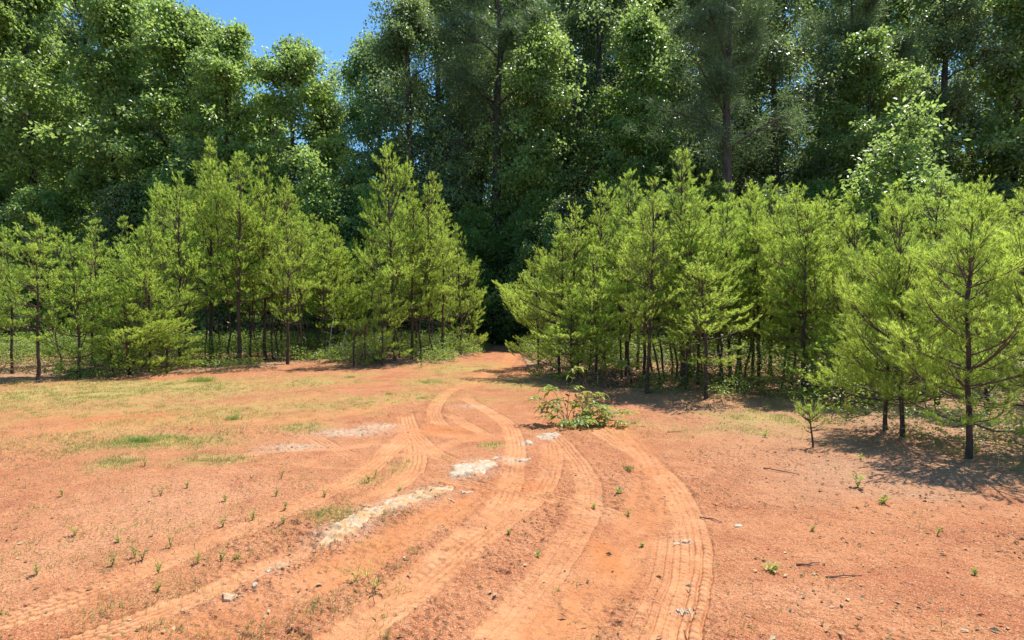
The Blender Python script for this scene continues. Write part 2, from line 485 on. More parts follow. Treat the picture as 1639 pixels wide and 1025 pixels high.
# one sheet: a grid that is fine before the camera and reaches the horizon
inv = np.linspace(1 / 2.25, 1 / 27.0, 1250)
ys_f = 1 / inv
ys = np.concatenate([[-400, -150, -60, -25, -10, -4, -1.5, 0, 1.0, 1.6, 2.0], ys_f, 27 * 1.04 ** np.arange(1, 90)])
xs_f = np.linspace(-1.02, 1.02, 1450)
xo = 1.02 * 1.09 ** np.arange(1, 62)
ss = np.concatenate([-xo[::-1], xs_f, xo])
wy = np.where(ys < 2.25, 2.25, np.minimum(ys, 60))
X = ss[None, :] * wy[:, None]
Y = np.repeat(ys[:, None], len(ss), 1)
under, litter, grassy, chalk, soft = masks(X, Y)
track = np.zeros_like(X)
hgt = np.zeros_like(X)
for ti, (kind, W, stg, pts) in enumerate(TR):
    P = crom([G(*p) for p in pts])
    seg = P[1:] - P[:-1]
    L = np.linalg.norm(seg, axis=1)
    cum = np.concatenate([[0], np.cumsum(L)])
    tot = cum[-1]
    Wm = W * 1.0
    best = {}
    hw = Wm
    y0, y1 = P[:, 1].min() - hw, P[:, 1].max() + hw
    r0, r1 = np.searchsorted(ys, y0), np.searchsorted(ys, y1)
    Dm = np.full((r1 - r0, len(ss)), 9.0)
    Sm = np.zeros_like(Dm)
    Lm = np.zeros_like(Dm)
    for i in range(len(seg)):
        a, b = P[i], P[i + 1]
        q0 = np.searchsorted(ys, min(a[1], b[1]) - hw)
        q1 = np.searchsorted(ys, max(a[1], b[1]) + hw)
        if q1 <= q0:
            continue
        wmin, wmax = wy[q0], wy[min(q1, len(wy) - 1)]
        lo, hi = min(a[0], b[0]) - hw, max(a[0], b[0]) + hw
        c0 = np.searchsorted(ss, min(lo / wmin, lo / wmax))
        c1 = np.searchsorted(ss, max(hi / wmin, hi / wmax))
        x_, y_ = X[q0:q1, c0:c1], Y[q0:q1, c0:c1]
        d = seg[i] / L[i]
        t = np.clip((x_ - a[0]) * d[0] + (y_ - a[1]) * d[1], 0, L[i])
        px, py = x_ - a[0] - d[0] * t, y_ - a[1] - d[1] * t
        dist = np.hypot(px, py)
        side = d[0] * py - d[1] * px
        sub = Dm[q0 - r0:q1 - r0, c0:c1]
        m = dist < sub
        sub[m] = dist[m]
        Sm[q0 - r0:q1 - r0, c0:c1][m] = (cum[i] + t)[m]
        Lm[q0 - r0:q1 - r0, c0:c1][m] = side[m]
    x_, y_ = X[r0:r1], Y[r0:r1]
    nn = noise(x_, y_, 0.22, 40 + ti)
    n3 = noise(x_, y_, 0.045, 45 + ti)
    ends = (1 if P[0, 1] < 2.9 else sm(0, 0.6, Sm + 0.25 * nn)) * (1 if P[-1, 1] < 2.9 or abs(P[-1, 0]) > P[-1, 1] * .8 else sm(0, 0.8, tot - Sm + 0.25 * nn))
    hwid = W / 2 * (1 + 0.08 * nn)
    e_ = 0.8 if kind == 't' else 0.5
    inside = (1 - sm(hwid * e_, hwid * (1.12 if kind == 't' else 1.35), Dm * (1 + .10 * nn + .10 * n3))) * ends
    cover = 0.6 + 0.4 * sm(-0.7, 0.5, noise(x_, y_, 0.5, 70 + ti) + 0.5 * noise(x_, y_, 0.13, 90 + ti))
    a = np.clip(inside * cover * stg * (0.8 + .35 * n3), 0, 1)
    if kind == 's':
        a = a * (0.55 + 0.45 * sm(-0.5, 0.5, noise(x_, y_, 0.3, 120 + ti) + 0.6 * np.cos(Lm / W * 17 + 3 * nn)))
    lat = Lm / (W / 2) + .04 * noise(x_, y_, .12, 150 + ti) + .04 * nn
    wear = .35 + .65 * sm(-.55, .35, noise(x_, y_, .8, 170 + ti) + .45 * noise(x_, y_, .2, 180 + ti))
    if kind == 't':
        ribs = np.zeros_like(lat)
        for p0 in (-0.9, -0.36, 0.02, 0.4, 0.9):
            ribs += np.exp(-((lat - p0) / 0.07) ** 2)
        per = 0.055 + 0.004 * (ti % 4)
        ph = (Sm / per + np.abs(lat) * 0.9 * (1 if ti % 2 else -1)) % 1.0
        lug = sm(0.0, 0.18, ph) * (1 - sm(0.55, 0.75, ph))
        lugm = np.where(np.abs(lat) > 0.42, 1.0, 0.6)
        hh = -0.013 * inside + inside * cover * (0.014 - 0.027 * np.clip(ribs, 0, 1) - 0.0075 * lug * lugm) * min(stg, 1.15) * wear
    else:
        hh = -0.014 * inside + inside * 0.0035 * np.cos(lat * 15 + nn)
    berm = np.exp(-((Dm - W / 2 * 1.14) / 0.03) ** 2) * 0.006 * ends * (0.5 + 0.5 * nn)
    # an area covered by a later track loses the earlier one's pattern
    hgt[r0:r1] = hgt[r0:r1] * (1 - inside * 0.85) + hh * stg + berm
    if kind == 's':
        soft[r0:r1] = np.maximum(soft[r0:r1], a * 0.55)
        track[r0:r1] = np.maximum(track[r0:r1], a * 0.75)
    else:
        track[r0:r1] = np.maximum(track[r0:r1], a * 0.92)
        soft[r0:r1] *= 1 - 0.7 * a
pale = np.clip(.75 * ell(X, Y, 270, 810, 190, 55) + .6 * ell(X, Y, 480, 950, 90, 30) + .5 * ell(X, Y, 60, 900, 120, 60) + .5 * ell(X, Y, 1330, 760, 150, 35) + .6 * ell(X, Y, 1300, 960, 130, 30) + .4 * ell(X, Y, 620, 720, 90, 20) + .45 * ell(X, Y, 1180, 700, 90, 20), 0, .85)
rough = (1 - 0.85 * track) * (1 - 0.6 * soft) * sm(40, 15, Y)
n1 = noise(X, Y, 0.16, 21)
cl = noise(X, Y, 0.055, 22)
cl2 = noise(X, Y, 0.026, 23)
h = lowh(X, Y) + hgt
cm_ = 0.3 + 1.0 * sm(-.35, .5, noise(X, Y, 1.3, 25) + .5 * noise(X, Y, .45, 26))
h += rough * (0.012 * n1 + cm_ * (0.011 * np.maximum(cl, -0.2) * (1 + 0.9 * n1) + 0.009 * cl2))
h += under * (0.05 * noise(X, Y, 0.7, 31) + 0.05)
h += chalk * 0.008 * (0.6 + cl + 0.7 * cl2)
Z = h
nr, nc = X.shape
idx = np.arange(nr * nc).reshape(nr, nc)
q = np.stack([idx[:-1, :-1], idx[:-1, 1:], idx[1:, 1:], idx[1:, :-1]], -1).reshape(-1, 4)
gro = mk('ground', np.stack([X, Y, Z], -1).reshape(-1, 3), [q], M['ground'], smooth=True,
         attrs={'track': track.ravel(), 'chalk': chalk.ravel(), 'litter': litter.ravel(), 'grassy': grassy.ravel(), 'soft': soft.ravel(), 'pale': pale.ravel()})
tag(gro, 'red clay clearing crossed by tyre tracks', kind='structure')


def gz(x, y):
    r = np.clip(np.searchsorted(ys, y), 1, len(ys) - 1)
    c = np.clip(np.searchsorted(ss, x / wy[r]), 1, len(ss) - 1)
    return Z[r, c]


# ------------------------------------------------------------------ plants
def needles_on(rng, pts, step, ln, wd, al=(25, 62), start=0.0):
    """pts (M,K,3) shoots -> triangles of needles along them"""
    Mn, K, _ = pts.shape
    segs = pts[:, 1:] - pts[:, :-1]
    L = np.linalg.norm(segs, axis=2)
    tot = L.sum(1)
    cnt = np.maximum(4, (tot * (1 - start) / step)).astype(int)
    which = np.repeat(np.arange(Mn), cnt)
    s = start + (1 - start) * rng.random(len(which)) ** .75
    f = s * (K - 1)
    k = np.minimum(f.astype(int), K - 2)
    fr = (f - k)[:, None]
    p = pts[which, k] * (1 - fr) + pts[which, k + 1] * fr
    T = unit(segs[which, k])
    rnd = rng.normal(size=(len(which), 3))
    Nn = unit(rnd - (rnd * T).sum(1, keepdims=True) * T)
    al_ = np.radians(rng.uniform(*al, len(which)))[:, None]
    D = T * np.cos(al_) + Nn * np.sin(al_)
    D = unit(D + np.array([0, 0, 0.12]))
    ln_ = (ln * rng.uniform(0.7, 1.2, len(which)))[:, None]
    W = unit(np.cross(D, rng.normal(size=(len(which), 3)))) * wd / 2
    V = np.stack([p - W, p + W, p + D * ln_], 1)
    return V, s, which


def curve_pts(p0, az, el0, el1, L, K, rng, wob=0.06):
    t = np.linspace(0, 1, K)
    el = el0 + (el1 - el0) * t + rng.normal(0, wob, K)
    a = az + np.cumsum(rng.normal(0, wob, K))
    d = np.stack([np.cos(a) * np.cos(el), np.sin(a) * np.cos(el), np.sin(el)], 1) * L / (K - 1)
    P = np.vstack([[0, 0, 0], np.cumsum(d[:-1], 0)]) + p0
    return P


def make_pine(seed, H=5.0, z0=1.2, Rc=1.1, rad=0.055, step=0.0045, lean=0.0, wh=0.36, ln=0.075, lead=0.5, nw=.0095, sst=.42, dens=1.0, low=.55, co=3, bend=.018):
    rng = np.random.default_rng(seed)
    root = empty('young_pine')
    K = 14
    tz = np.linspace(0, 1, K)
    ben = np.cumsum(rng.normal(0, bend, (K, 2)), 0) * H / 5
    ben[:, 0] += lean * tz * H
    ben -= ben[0]
    TP = np.column_stack([ben, tz * H])
    TRd = rad * (1 - tz) ** 0.8 + 0.006
    TRd[0] *= 1.35
    TP[0, 2] = -0.12

    def at(z):
        return np.array([np.interp(z, TP[:, 2], TP[:, 0]), np.interp(z, TP[:, 2], TP[:, 1]), z])
    v, f = tubes(TP[None], TRd[None], 8)
    mk('trunk', v, [f], M['bark'], root, True, {'tint': np.full(len(v), .5)})
    mains, mrad, subs, srad, tints = [], [], [], [], []
    asym = rng.uniform(0, 6.28)
    z = z0
    dead = []
    zz = 0.35
    while zz < z0:
        for _ in range(rng.integers(0, 4)):
            dead.append(curve_pts(at(zz), rng.uniform(0, 6.3), rng.uniform(-.3, .4), rng.uniform(-.4, .5), rng.uniform(.2, .75) * Rc, 7, rng, .1))
        zz += 0.25
    while z < H - 0.12:
        t = (z - z0) / (H - z0)
        prof = ((1 - t) ** 0.95 * (low + (1.2 - low) * min(1, t * 2.6)) + 0.07) * rng.uniform(.7, 1.3)
        nb = rng.integers(4, 7)
        a0 = rng.uniform(0, 6.28)
        for b in range(nb):
            az = a0 + b * 6.283 / nb + rng.normal(0, .3)
            L = Rc * prof * rng.uniform(0.45, 1.3) * (1 + .22 * math.cos(az - asym))
            e0 = R(4 + 58 * t + rng.normal(0, 11))
            e1 = e0 + R(38 + rng.normal(0, 14))
            P = curve_pts(at(z + rng.uniform(-.04, .04)), az, e0, min(e1, 1.45), L, 7, rng, .05)
            mains.append(P)
            mrad.append(np.linspace(0.007 + 0.008 * L, 0.003, 7))
            s = 0.22 + 0.1 * rng.random()
            side = 1
            while s < 0.97:
                k = s * 6
                i = int(k)
                p = P[i] * (1 - k + i) + P[min(i + 1, 6)] * (k - i)
                sl = (0.13 + 0.46 * L * (1 - s)) * rng.uniform(.7, 1.25)
                saz = az + side * R(rng.uniform(30, 62))
                Q = curve_pts(p, saz, R(rng.uniform(-12, 35)) + e0 * .5, R(rng.uniform(55, 95)), sl, 5, rng, .08)
                subs.append(Q)
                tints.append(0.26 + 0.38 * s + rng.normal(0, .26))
                if sl > .26:
                    for q_ in (.5, .8):
                        for sd_ in (-1, 1):
                            kk = int(q_ * 4)
                            subs.append(curve_pts(Q[kk], saz + sd_ * R(rng.uniform(25, 55)), .35, R(rng.uniform(35, 80)), sl * .4, 5, rng, .05))
                            tints.append(0.35 + 0.35 * s + rng.normal(0, .2))
                side = -side
                s += rng.uniform(.075, .15) / max(L, .4) / dens
        z += wh * rng.uniform(.55, 1.1) * (1 - 0.25 * t)
    for _ in range(co):
        zb = z0 + (H - z0) * rng.uniform(.3, .68)
        az = rng.uniform(0, 6.28)
        P = curve_pts(at(zb), az, R(rng.uniform(25, 45)), R(82), rng.uniform(.12, .2) * H, 7, rng, .04)
        mains.append(P)
        mrad.append(np.linspace(.012, .003, 7))
        subs.append(P[2:])
        tints.append(.6)
        for k in (3, 4, 5):
            for _ in range(3):
                subs.append(curve_pts(P[k], rng.uniform(0, 6.28), R(25), R(80), rng.uniform(.1, .25), 5, rng, .05))
                tints.append(.6)
    mains = np.array(mains)
    subs = np.array(subs)
    tints = np.array(tints)
    v, f = tubes(mains, np.array(mrad), 4)
    v2, f2 = tubes(subs, np.tile(np.linspace(.0035, .002, 5), (len(subs), 1)), 3)
    A = Acc()
    A.add(v, f)
    A.add(v2, f2)
    if dead:
        v3, f3 = tubes(np.array(dead), np.tile(np.linspace(.007, .002, 7), (len(dead), 1)), 3)
        A.add(v3, f3)
    A.build('branches', M['twig'], root, True)
    C = Acc()
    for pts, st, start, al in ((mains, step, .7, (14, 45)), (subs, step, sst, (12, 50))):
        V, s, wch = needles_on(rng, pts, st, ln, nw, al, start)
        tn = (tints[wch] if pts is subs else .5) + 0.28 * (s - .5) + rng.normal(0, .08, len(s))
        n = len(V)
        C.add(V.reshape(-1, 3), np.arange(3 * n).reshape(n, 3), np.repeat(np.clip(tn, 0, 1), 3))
    lp = np.array([at(zq) for zq in np.linspace(H - lead, H, 5)])[None]
    V, s, wch = needles_on(rng, lp, .0016 * H / 5, ln * .8, nw, (15, 45))
    n = len(V)
    C.add(V.reshape(-1, 3), np.arange(3 * n).reshape(n, 3), 0.7)
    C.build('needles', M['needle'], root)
    root['_H'] = H
    return root


def leaf_geo(rng, C, ax, nrm, ln, wd, fold=0.25, droop=0.0):
    """leaves with a midrib fold: C centre (base), ax axis, nrm normal -> verts (n,6), two quads"""
    n = len(C)
    ax = unit(ax)
    sd_ = unit(np.cross(ax, nrm))
    up = np.cross(sd_, ax)
    ln = np.broadcast_to(ln, (n,))[:, None]
    wd = np.broadcast_to(wd, (n,))[:, None]
    b = C
    tip = C + ax * ln - up * ln * droop
    m = C + ax * ln * 0.45 + up * ln * .02
    l = m + sd_ * wd / 2 + up * wd * fold
    r = m - sd_ * wd / 2 + up * wd * fold
    V = np.stack([b, l, tip, r, m], 1)
    i = np.arange(n)[:, None] * 5
    Fq = np.concatenate([i + np.array([[0, 4, 1]]), i + np.array([[4, 2, 1]]), i + np.array([[0, 3, 4]]), i + np.array([[3, 2, 4]])])
    return V.reshape(-1, 3), Fq


def quad_leaf(rng, C, ax, nrm, ln, wd, fold=.2):
    n = len(C)
    ax = unit(ax)
    s = unit(np.cross(ax, nrm))
    up = np.cross(s, ax)
    ln = np.broadcast_to(ln, (n,))[:, None]
    wd = np.broadcast_to(wd, (n,))[:, None]
    m = C + ax * ln * .45
    V = np.stack([C, m + s * wd / 2 + up * wd * fold, C + ax * ln, m - s * wd / 2 + up * wd * fold], 1)
    i = np.arange(n)[:, None] * 4
    return V.reshape(-1, 3), np.concatenate([i + np.array([[0, 2, 1]]), i + np.array([[0, 3, 2]])])


def make_tree(seed, name, H, zc0, Rc, nclus, nleaf, ln, wd, mat, rad=.2, needle=False, flat=.5, crad=.55, trunkmat='oldbark', top=0.6, lobes=22):
    """broad crown: limbs to lobes, twigs to leaf sprays spread through the crown"""
    rng = np.random.default_rng(seed)
    root = empty(name)
    K = 16
    tz = np.linspace(0, 1, K)
    ben = np.cumsum(rng.normal(0, .05, (K, 2)), 0)
    ben -= ben[0]
    HT = H * 0.93
    TP = np.column_stack([ben, tz * HT])
    TP[0, 2] = -.3
    TRd = rad * (1 - tz) ** .7 + .02
    TRd[0] *= 1.4
    v, f = tubes(TP[None], TRd[None], 9)
    mk('trunk', v, [f], M[trunkmat], root, True, {'tint': np.full(len(v), .5)})

    def at(z):
        return np.array([np.interp(z, TP[:, 2], TP[:, 0]), np.interp(z, TP[:, 2], TP[:, 1]), z])
    limbs, lr, tw = [], [], []
    cen, cdir = [], []
    per = max(1, nclus // lobes)
    for i in range(lobes):
        t = (i + rng.random() * .8) / lobes
        z = zc0 + (H - zc0) * t
        prof = math.sin(math.pi * min(1, (0.18 + .82 * t) ** top)) ** .6 if t < .98 else .2
        az = i * 2.4 + rng.normal(0, .3)
        rr = Rc * prof * rng.uniform(.3, 1.05)
        lc = at(min(z, HT)) + np.array([math.cos(az) * rr, math.sin(az) * rr, (z - min(z, HT)) + rng.uniform(-.3, .3)])
        zb = max(zc0 * .6, min(HT * .95, z - rr * rng.uniform(.3, .9)))
        b = at(zb)
        mid = (b + lc) / 2 + np.array([0, 0, rr * .12])
        tt = np.linspace(0, 1, 6)[:, None]
        limb = (1 - tt) ** 2 * b + 2 * tt * (1 - tt) * mid + tt ** 2 * lc
        limb[1:] += rng.normal(0, .06, (5, 3))
        limbs.append(limb)
        lr.append(np.linspace(rad * .32 * (1 - t * .6), .018, 6))
        lrad = Rc * rng.uniform(.18, .44) * (0.5 + .5 * prof) * (1 - .4 * t)
        n = int(per * rng.uniform(.25, 1.6))
        if i % 3 == 0:
            lrad *= 1.6
        d = unit(rng.normal(size=(n, 3)))
        kk_ = rng.uniform(2.2, 5.35, n)
        ki = np.minimum(kk_.astype(int), 4)
        fr_ = (kk_ - ki)[:, None]
        c = limb[ki] * (1 - fr_) + limb[ki + 1] * fr_ + rng.normal(size=(n, 3)) * lrad * np.array([.55, .55, .42]) * (.5 + .5 * kk_[:, None] / 5)
        d = unit(c - lc + d * .3)
        cen.append(c)
        cdir.append(d)
        for j in range(n):
            k = rng.integers(2, 6)
            p0 = limb[k]
            m2 = (p0 + c[j]) / 2 + rng.normal(0, .08, 3)
            tw.append(np.array([p0, m2, c[j]]))
    cen = np.concatenate(cen)
    cdir = np.concatenate(cdir)
    ok = cen[:, 2] > .3
    cen, cdir = cen[ok], cdir[ok]
    A = Acc()
    v, f = tubes(np.array(limbs), np.array(lr), 5)
    A.add(v, f)
    v, f = tubes(np.array(tw), np.tile([.018, .012, .005], (len(tw), 1)), 3)
    A.add(v, f)
    A.build('branches', M[trunkmat], root, True)
    nc_ = len(cen)
    kk = np.maximum(6, (nleaf * rng.uniform(.5, 1.5, nc_))).astype(int)
    wch = np.repeat(np.arange(nc_), kk)
    n = len(wch)
    # each spray is a tilted, drooping plate of leaves
    tilt = unit(np.column_stack([rng.normal(0, .35, nc_) + cdir[:, 0] * .35, rng.normal(0, .35, nc_) + cdir[:, 1] * .35, np.ones(nc_)]))[wch]
    off = rng.normal(size=(n, 3)) * crad * .5 * (0.6 + .8 * rng.random(nc_)[wch])[:, None]
    off -= (off * tilt).sum(1, keepdims=True) * tilt * (1 - flat)
    rad2 = np.linalg.norm(off, axis=1)
    off[:, 2] -= .35 * rad2 ** 2 / crad
    C = cen[wch] + off
    out_ = unit(off + rng.normal(size=(n, 3)) * .3)
    if needle:
        axd = unit(out_ + rng.normal(size=(n, 3)) * .7 + [0, 0, .3])
        nr_ = unit(rng.normal(size=(n, 3)))
    else:
        axd = unit(out_ + rng.normal(size=(n, 3)) * .5 + [0, 0, -.25])
        nr_ = unit(tilt + rng.normal(size=(n, 3)) * .45)
    tint = np.clip(.5 + .22 * rng.normal(size=nc_)[wch] + .14 * rng.normal(size=n), 0, 1)
    V, Fc = quad_leaf(rng, C, axd, nr_, ln * rng.uniform(.65, 1.25, n), wd * rng.uniform(.7, 1.2, n))
    mk('crown', V, [Fc], M[mat], root, False, {'tint': np.repeat(tint, 4)})
    return root


def copy_tree(root):
    c = root.copy()
    COL.objects.link(c)
    for ch in root.children:
        d = ch.copy()
        d.parent = c
        COL.objects.link(d)
    return c


used = set()


def place(proto, x, y, label, cat, group=None, scale=1., sxy=None, rot=None, name=None, sink=0.03):
    if proto.name in used:
        o = copy_tree(proto)
    else:
        o = proto
        used.add(proto.name)
    o.location = (x, y, float(gz(np.array(x), np.array(y))) - sink)
    o.rotation_euler = (0, 0, rot if rot is not None else (x * 37.7 + y * 13.3) % 6.283)
    sxy = sxy or scale
    o.scale = (sxy, sxy, scale)
    for k in ('label', 'category', 'group', 'kind'):
        if k in o.keys():
            del o[k]
    tag(o, label, cat, group)
    return o


# ---- young pines: kinds by shape
PK = {
    'tall': [make_pine(s, 6.6, 1.95, 1.6, .06, .0046, wh=.44, lead=.9, ln=.09, co=2) for s in (1, 2, 3)],
    'mid': [make_pine(s, 5.0, 1.15, 1.28, .038, .0044, lean=l, wh=.42, ln=.08, lead=.75, co=c_) for s, l, c_ in ((4, .03, 1), (5, -.04, 2), (6, .0, 0), (7, .02, 1))],
    'full': [make_pine(s, 4.2, .25, 1.32, .033, .0044, wh=.38, ln=.08, lead=.6, low=.85, co=s % 3) for s in (8, 9, 10)],
    'thin': [make_pine(s, 4.6, 1.9, .75, .021, .0044, lean=l, wh=.42, ln=.08, lead=.7, co=0, bend=.045) for s, l in ((11, .07), (12, -.06), (13, .01), (16, .03))],
    'wide': [make_pine(s, 3.7, .6, 1.4, .036, .0033, lean=-.04, wh=.31, ln=.08, nw=.006, low=.8, co=2) for s in (14, 15)],
}
PH = {'tall': 6.6, 'mid': 5.0, 'full': 4.2, 'thin': 4.6, 'wide': 3.7}
kcount = {k: 0 for k in PK}


def pine(kind, u, vb, vt, label, group, wide=1.0):
    g = G(u, vb)
    d = g[1]
    H = CAM_H + (HOR - vt) * d / F
    p = PK[kind][kcount[kind] % len(PK[kind])]
    kcount[kind] += 1
    s = H / PH[kind]
    return place(p, g[0], g[1], label, 'pine tree', group, s, s * wide * (0.55 + .45 / max(s, .4)))


GL, GR = 'young pines of the left thicket', 'young pines of the right thicket'
for a in [
    ('full', -60, 618, 380, 'bushy young pine outside the clearing edge, farthest left of the thicket', GL),
    ('mid', 60, 612, 350, 'young pine near the far left end of the front row', GL),
    ('full', 128, 606, 375, 'low full pine just left of the leaning thin-trunked pine', GL),
    ('thin', 184, 603, 350, 'small pine with a thin bare leaning trunk at the left end', GL),
    ('full', 240, 597, 350, 'low yellow-green pine with drooping boughs left of the thick-trunked pines', GL),
    ('mid', 287, 590, 275, 'medium pine with feathery top left of the thickest dark trunk', GL),
    ('tall', 340, 580, 232, 'tallest pine of the left thicket, with the thickest dark trunk', GL),
    ('thin', 366, 582, 262, 'slender pine between the two thickest trunks of the left thicket', GL),
    ('tall', 381, 585, 245, 'tall pine with a straight black trunk beside the thickest one', GL),
    ('mid', 426, 580, 262, 'pine with round bright top right of the two tallest left pines', GL),
    ('thin', 447, 580, 320, 'thin pine with bare brown pole stem in the left thicket middle', GL),
    ('mid', 460, 586, 295, 'pine with pale reddish trunk standing before the thin poles', GL),
    ('thin', 482, 580, 345, 'slim pine right of the pale reddish trunk', GL),
    ('thin', 497, 577, 340, 'slim bare-stemmed pine left of the bleached stick', GL),
    ('mid', 536, 573, 362, 'small pointed pine above the bleached leaning stick', GL),
    ('full', 572, 566, 385, 'dark small pine set back in the gap of the left thicket', GL),
    ('mid', 632, 583, 238, 'pine with a tall forked leader standing above its neighbours', GL),
    ('mid', 658, 581, 305, 'pine with dark straight trunk right of the forked-leader pine', GL),
    ('thin', 674, 581, 282, 'slender pine with thin upright leader near the path side', GL),
    ('mid', 708, 577, 325, 'dense dark-trunked pine near the path mouth, left side', GL, 1.1),
    ('full', 738, 572, 362, 'full pine reaching over the left side of the path mouth', GL, .95),
    ('full', 612, 588, 440, 'short pine with boughs to the ground beside the brush pile', GL, .8),
    ('full', 207, 601, 462, 'small pine with boughs to the ground right of the leaning trunk', GL, 1.1),
    ('full', 268, 597, 475, 'low spreading pine a little left of the foot of the thickest trunk', GL, 1.2),
    ('full', 540, 572, 430, 'small soft pine right beside the bleached leaning stick', GL),
    # right thicket
    ('full', 912, 614, 470, 'low bright pine right behind the broadleaf bush', GR, 1.2),
    ('full', 1345, 652, 500, 'short pine with fresh bright boughs near the shaded corner', GR, 1.2),
    ('full', 862, 592, 410, 'leftmost pine of the right thicket, boughs over the path', GR, .9),
    ('full', 895, 606, 380, 'full pine behind the broadleaf bush, boughs to the ground', GR),
    ('mid', 925, 604, 335, 'pointed pine rising left of the right thicket peak', GR),
    ('full', 955, 617, 400, 'low dense pine behind the dead twigs in the right thicket', GR),
    ('mid', 968, 600, 300, 'upright pine with slim leader, set back behind the bush', GR),
    ('mid', 1035, 634, 300, 'pine with crooked thick dark trunk at the thicket front', GR),
    ('mid', 1003, 606, 283, 'tall narrow-topped pine left of the crooked trunk', GR),
    ('thin', 1057, 622, 330, 'thin pine just right of the crooked trunk', GR),
    ('tall', 1092, 625, 252, 'tallest leader of the right thicket, double dark trunk at base', GR),
    ('mid', 1099, 630, 345, 'pine whose trunk stands close against the tallest one', GR),
    ('mid', 1130, 642, 405, 'bright yellow-green pine with reddish slanting trunk', GR, 1.05),
    ('thin', 1147, 626, 330, 'pine with straight dark trunk right of the slanting trunk', GR),
    ('mid', 1169, 612, 305, 'dark blue-green pine set back in the right thicket middle', GR),
    ('mid', 1204, 616, 300, 'pine with straight black trunk over the dark brush', GR),
    ('tall', 1232, 605, 292, 'shaded taller pine behind the straight black trunk', GR, .85),
    ('mid', 1282, 640, 330, 'pine with paired trunks leaning apart, right of the brush', GR),
    ('mid', 1291, 632, 300, 'second stem of the paired leaning pines', GR),
    ('mid', 1322, 615, 318, 'pine behind the drooping bright boughs at the right', GR),
    ('wide', 1372, 640, 355, 'wide pine with drooping bright boughs near the right edge', GR),
    ('wide', 1417, 691, 400, 'spreading pine with short thick trunk at the shaded right corner', GR, .85),
    ('wide', 1446, 700, 330, 'pine with thin dark trunk just right of the short thick one', GR, .8),
    ('mid', 1420, 640, 300, 'taller pine behind the spreading ones at the right edge', GR),
    ('wide', 1550, 735, 345, 'near pine past the right edge whose shadow falls on the clay', GR),
    ('wide', 1655, 725, 300, 'spreading pine standing farthest right beside the clearing', GR),
    ('mid', 1500, 650, 290, 'pine between the spreading and the near right pines', GR),
    ('mid', 1580, 660, 280, 'tall dense pine behind the near pines at the far right', GR),
]:
    pine(*a)
rng = np.random.default_rng(77)
LF = [('interior', u, v, t) for u, v, t in
      [(215, 585, 345), (258, 576, 315), (312, 570, 290), (328, 578, 380), (400, 572, 350), (415, 577, 330), (438, 572, 340), (470, 570, 350), (510, 573, 360), (520, 567, 390), (553, 569, 385),
       (600, 572, 340), (645, 570, 320), (690, 570, 330), (722, 566, 360), (175, 590, 420), (20, 600, 370), (100, 592, 370), (-20, 596, 390), (150, 586, 380), (495, 563, 350), (380, 565, 320), (750, 562, 400), (474, 578, 330), (438, 579, 330), (452, 572, 310), (487, 574, 345), (508, 576, 350), (521, 577, 372), (402, 581, 300), (352, 573, 280), (296, 582, 330), (230, 590, 380), (640, 577, 330), (667, 574, 310), (694, 579, 350), (200, 592, 370)]]
for i, (_, u, v, t) in enumerate(LF):
    pine(('thin', 'mid', 'thin')[i % 3], u, v, t, 'thin young pine crowded behind the front row of the left thicket', 'pines crowded inside the left thicket')
RF = [(880, 585, 390), (915, 588, 370), (945, 590, 340), (985, 592, 330), (1020, 598, 320), (1045, 600, 310), (1075, 603, 320), (1110, 600, 330), (1125, 608, 330), (1155, 598, 330), (1185, 603, 320),
      (1240, 615, 330), (1218, 596, 310), (1260, 605, 310), (1300, 603, 320), (1340, 618, 330), (1345, 600, 320), (1380, 610, 320), (1405, 618, 310), (1440, 615, 310), (1480, 625, 300), (1530, 625, 300), (1560, 618, 300), (1610, 630, 290), (1636, 612, 300),
      (1690, 650, 290), (1700, 690, 290), (1012, 618, 350), (1030, 612, 340), (1066, 616, 330), (1082, 612, 320), (1118, 622, 340), (1160, 622, 340), (1190, 612, 330), (1215, 622, 340), (1250, 625, 340), (1268, 622, 330), (1308, 628, 340), (995, 612, 340), (940, 606, 370), (1105, 612, 310), (1175, 608, 310)]
for i, (u, v, t) in enumerate(RF):
    pine(('thin', 'mid', 'thin')[i % 3], u, v, t, 'young pine crowded behind the front row of the right thicket', 'pines crowded inside the right thicket')

# ---- the tall wood behind
TK = {
    'bright': [make_tree(s, 'broadleaf_tree', 15, 1.6, 3.7, 780, 56, .17, .12, 'leaf', .17, crad=.55, lobes=44, top=tp) for s, tp in ((31, .6), (32, .8), (33, .5), (34, .7))],
    'dark': [make_tree(s, 'oak_tree', 17, 2.0, 4.4, 760, 64, .16, .085, 'leafdark', .26, crad=.65, lobes=30) for s in (41, 42)],
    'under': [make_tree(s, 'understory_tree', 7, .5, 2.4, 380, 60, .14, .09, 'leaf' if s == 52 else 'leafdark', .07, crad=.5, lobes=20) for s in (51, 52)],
    'pine': [make_tree(s, 'tall_pine', 20, 9.5, 3.0, 420, 120, .24, .026, 'farneedle', .24, needle=True, crad=.45, flat=.9) for s in (61, 62)],
    'sap': [make_tree(s, 'young_hardwood', 6, 1.2, 1.7, 210, 60, .11, .075, 'leaf', .05, crad=.5, lobes=20) for s in (71, 72)],
}
TH = {'bright': 15, 'dark': 17, 'under': 7, 'pine': 20, 'sap': 6}
TC = {'bright': 'broadleaf tree', 'dark': 'oak tree', 'under': 'small tree', 'pine': 'tall pine', 'sap': 'sapling'}
tcount = {k: 0 for k in TK}


def tree(kind, u, d, vt, label, group=None, wide=1.0):
    x = (u - U0) / F * d
    H = CAM_H + (HOR - vt) * d / F
    p = TK[kind][tcount[kind] % len(TK[kind])]
    tcount[kind] += 1
    s = H / TH[kind]
    return place(p, x, d, label, TC[kind], group, s, s * wide)


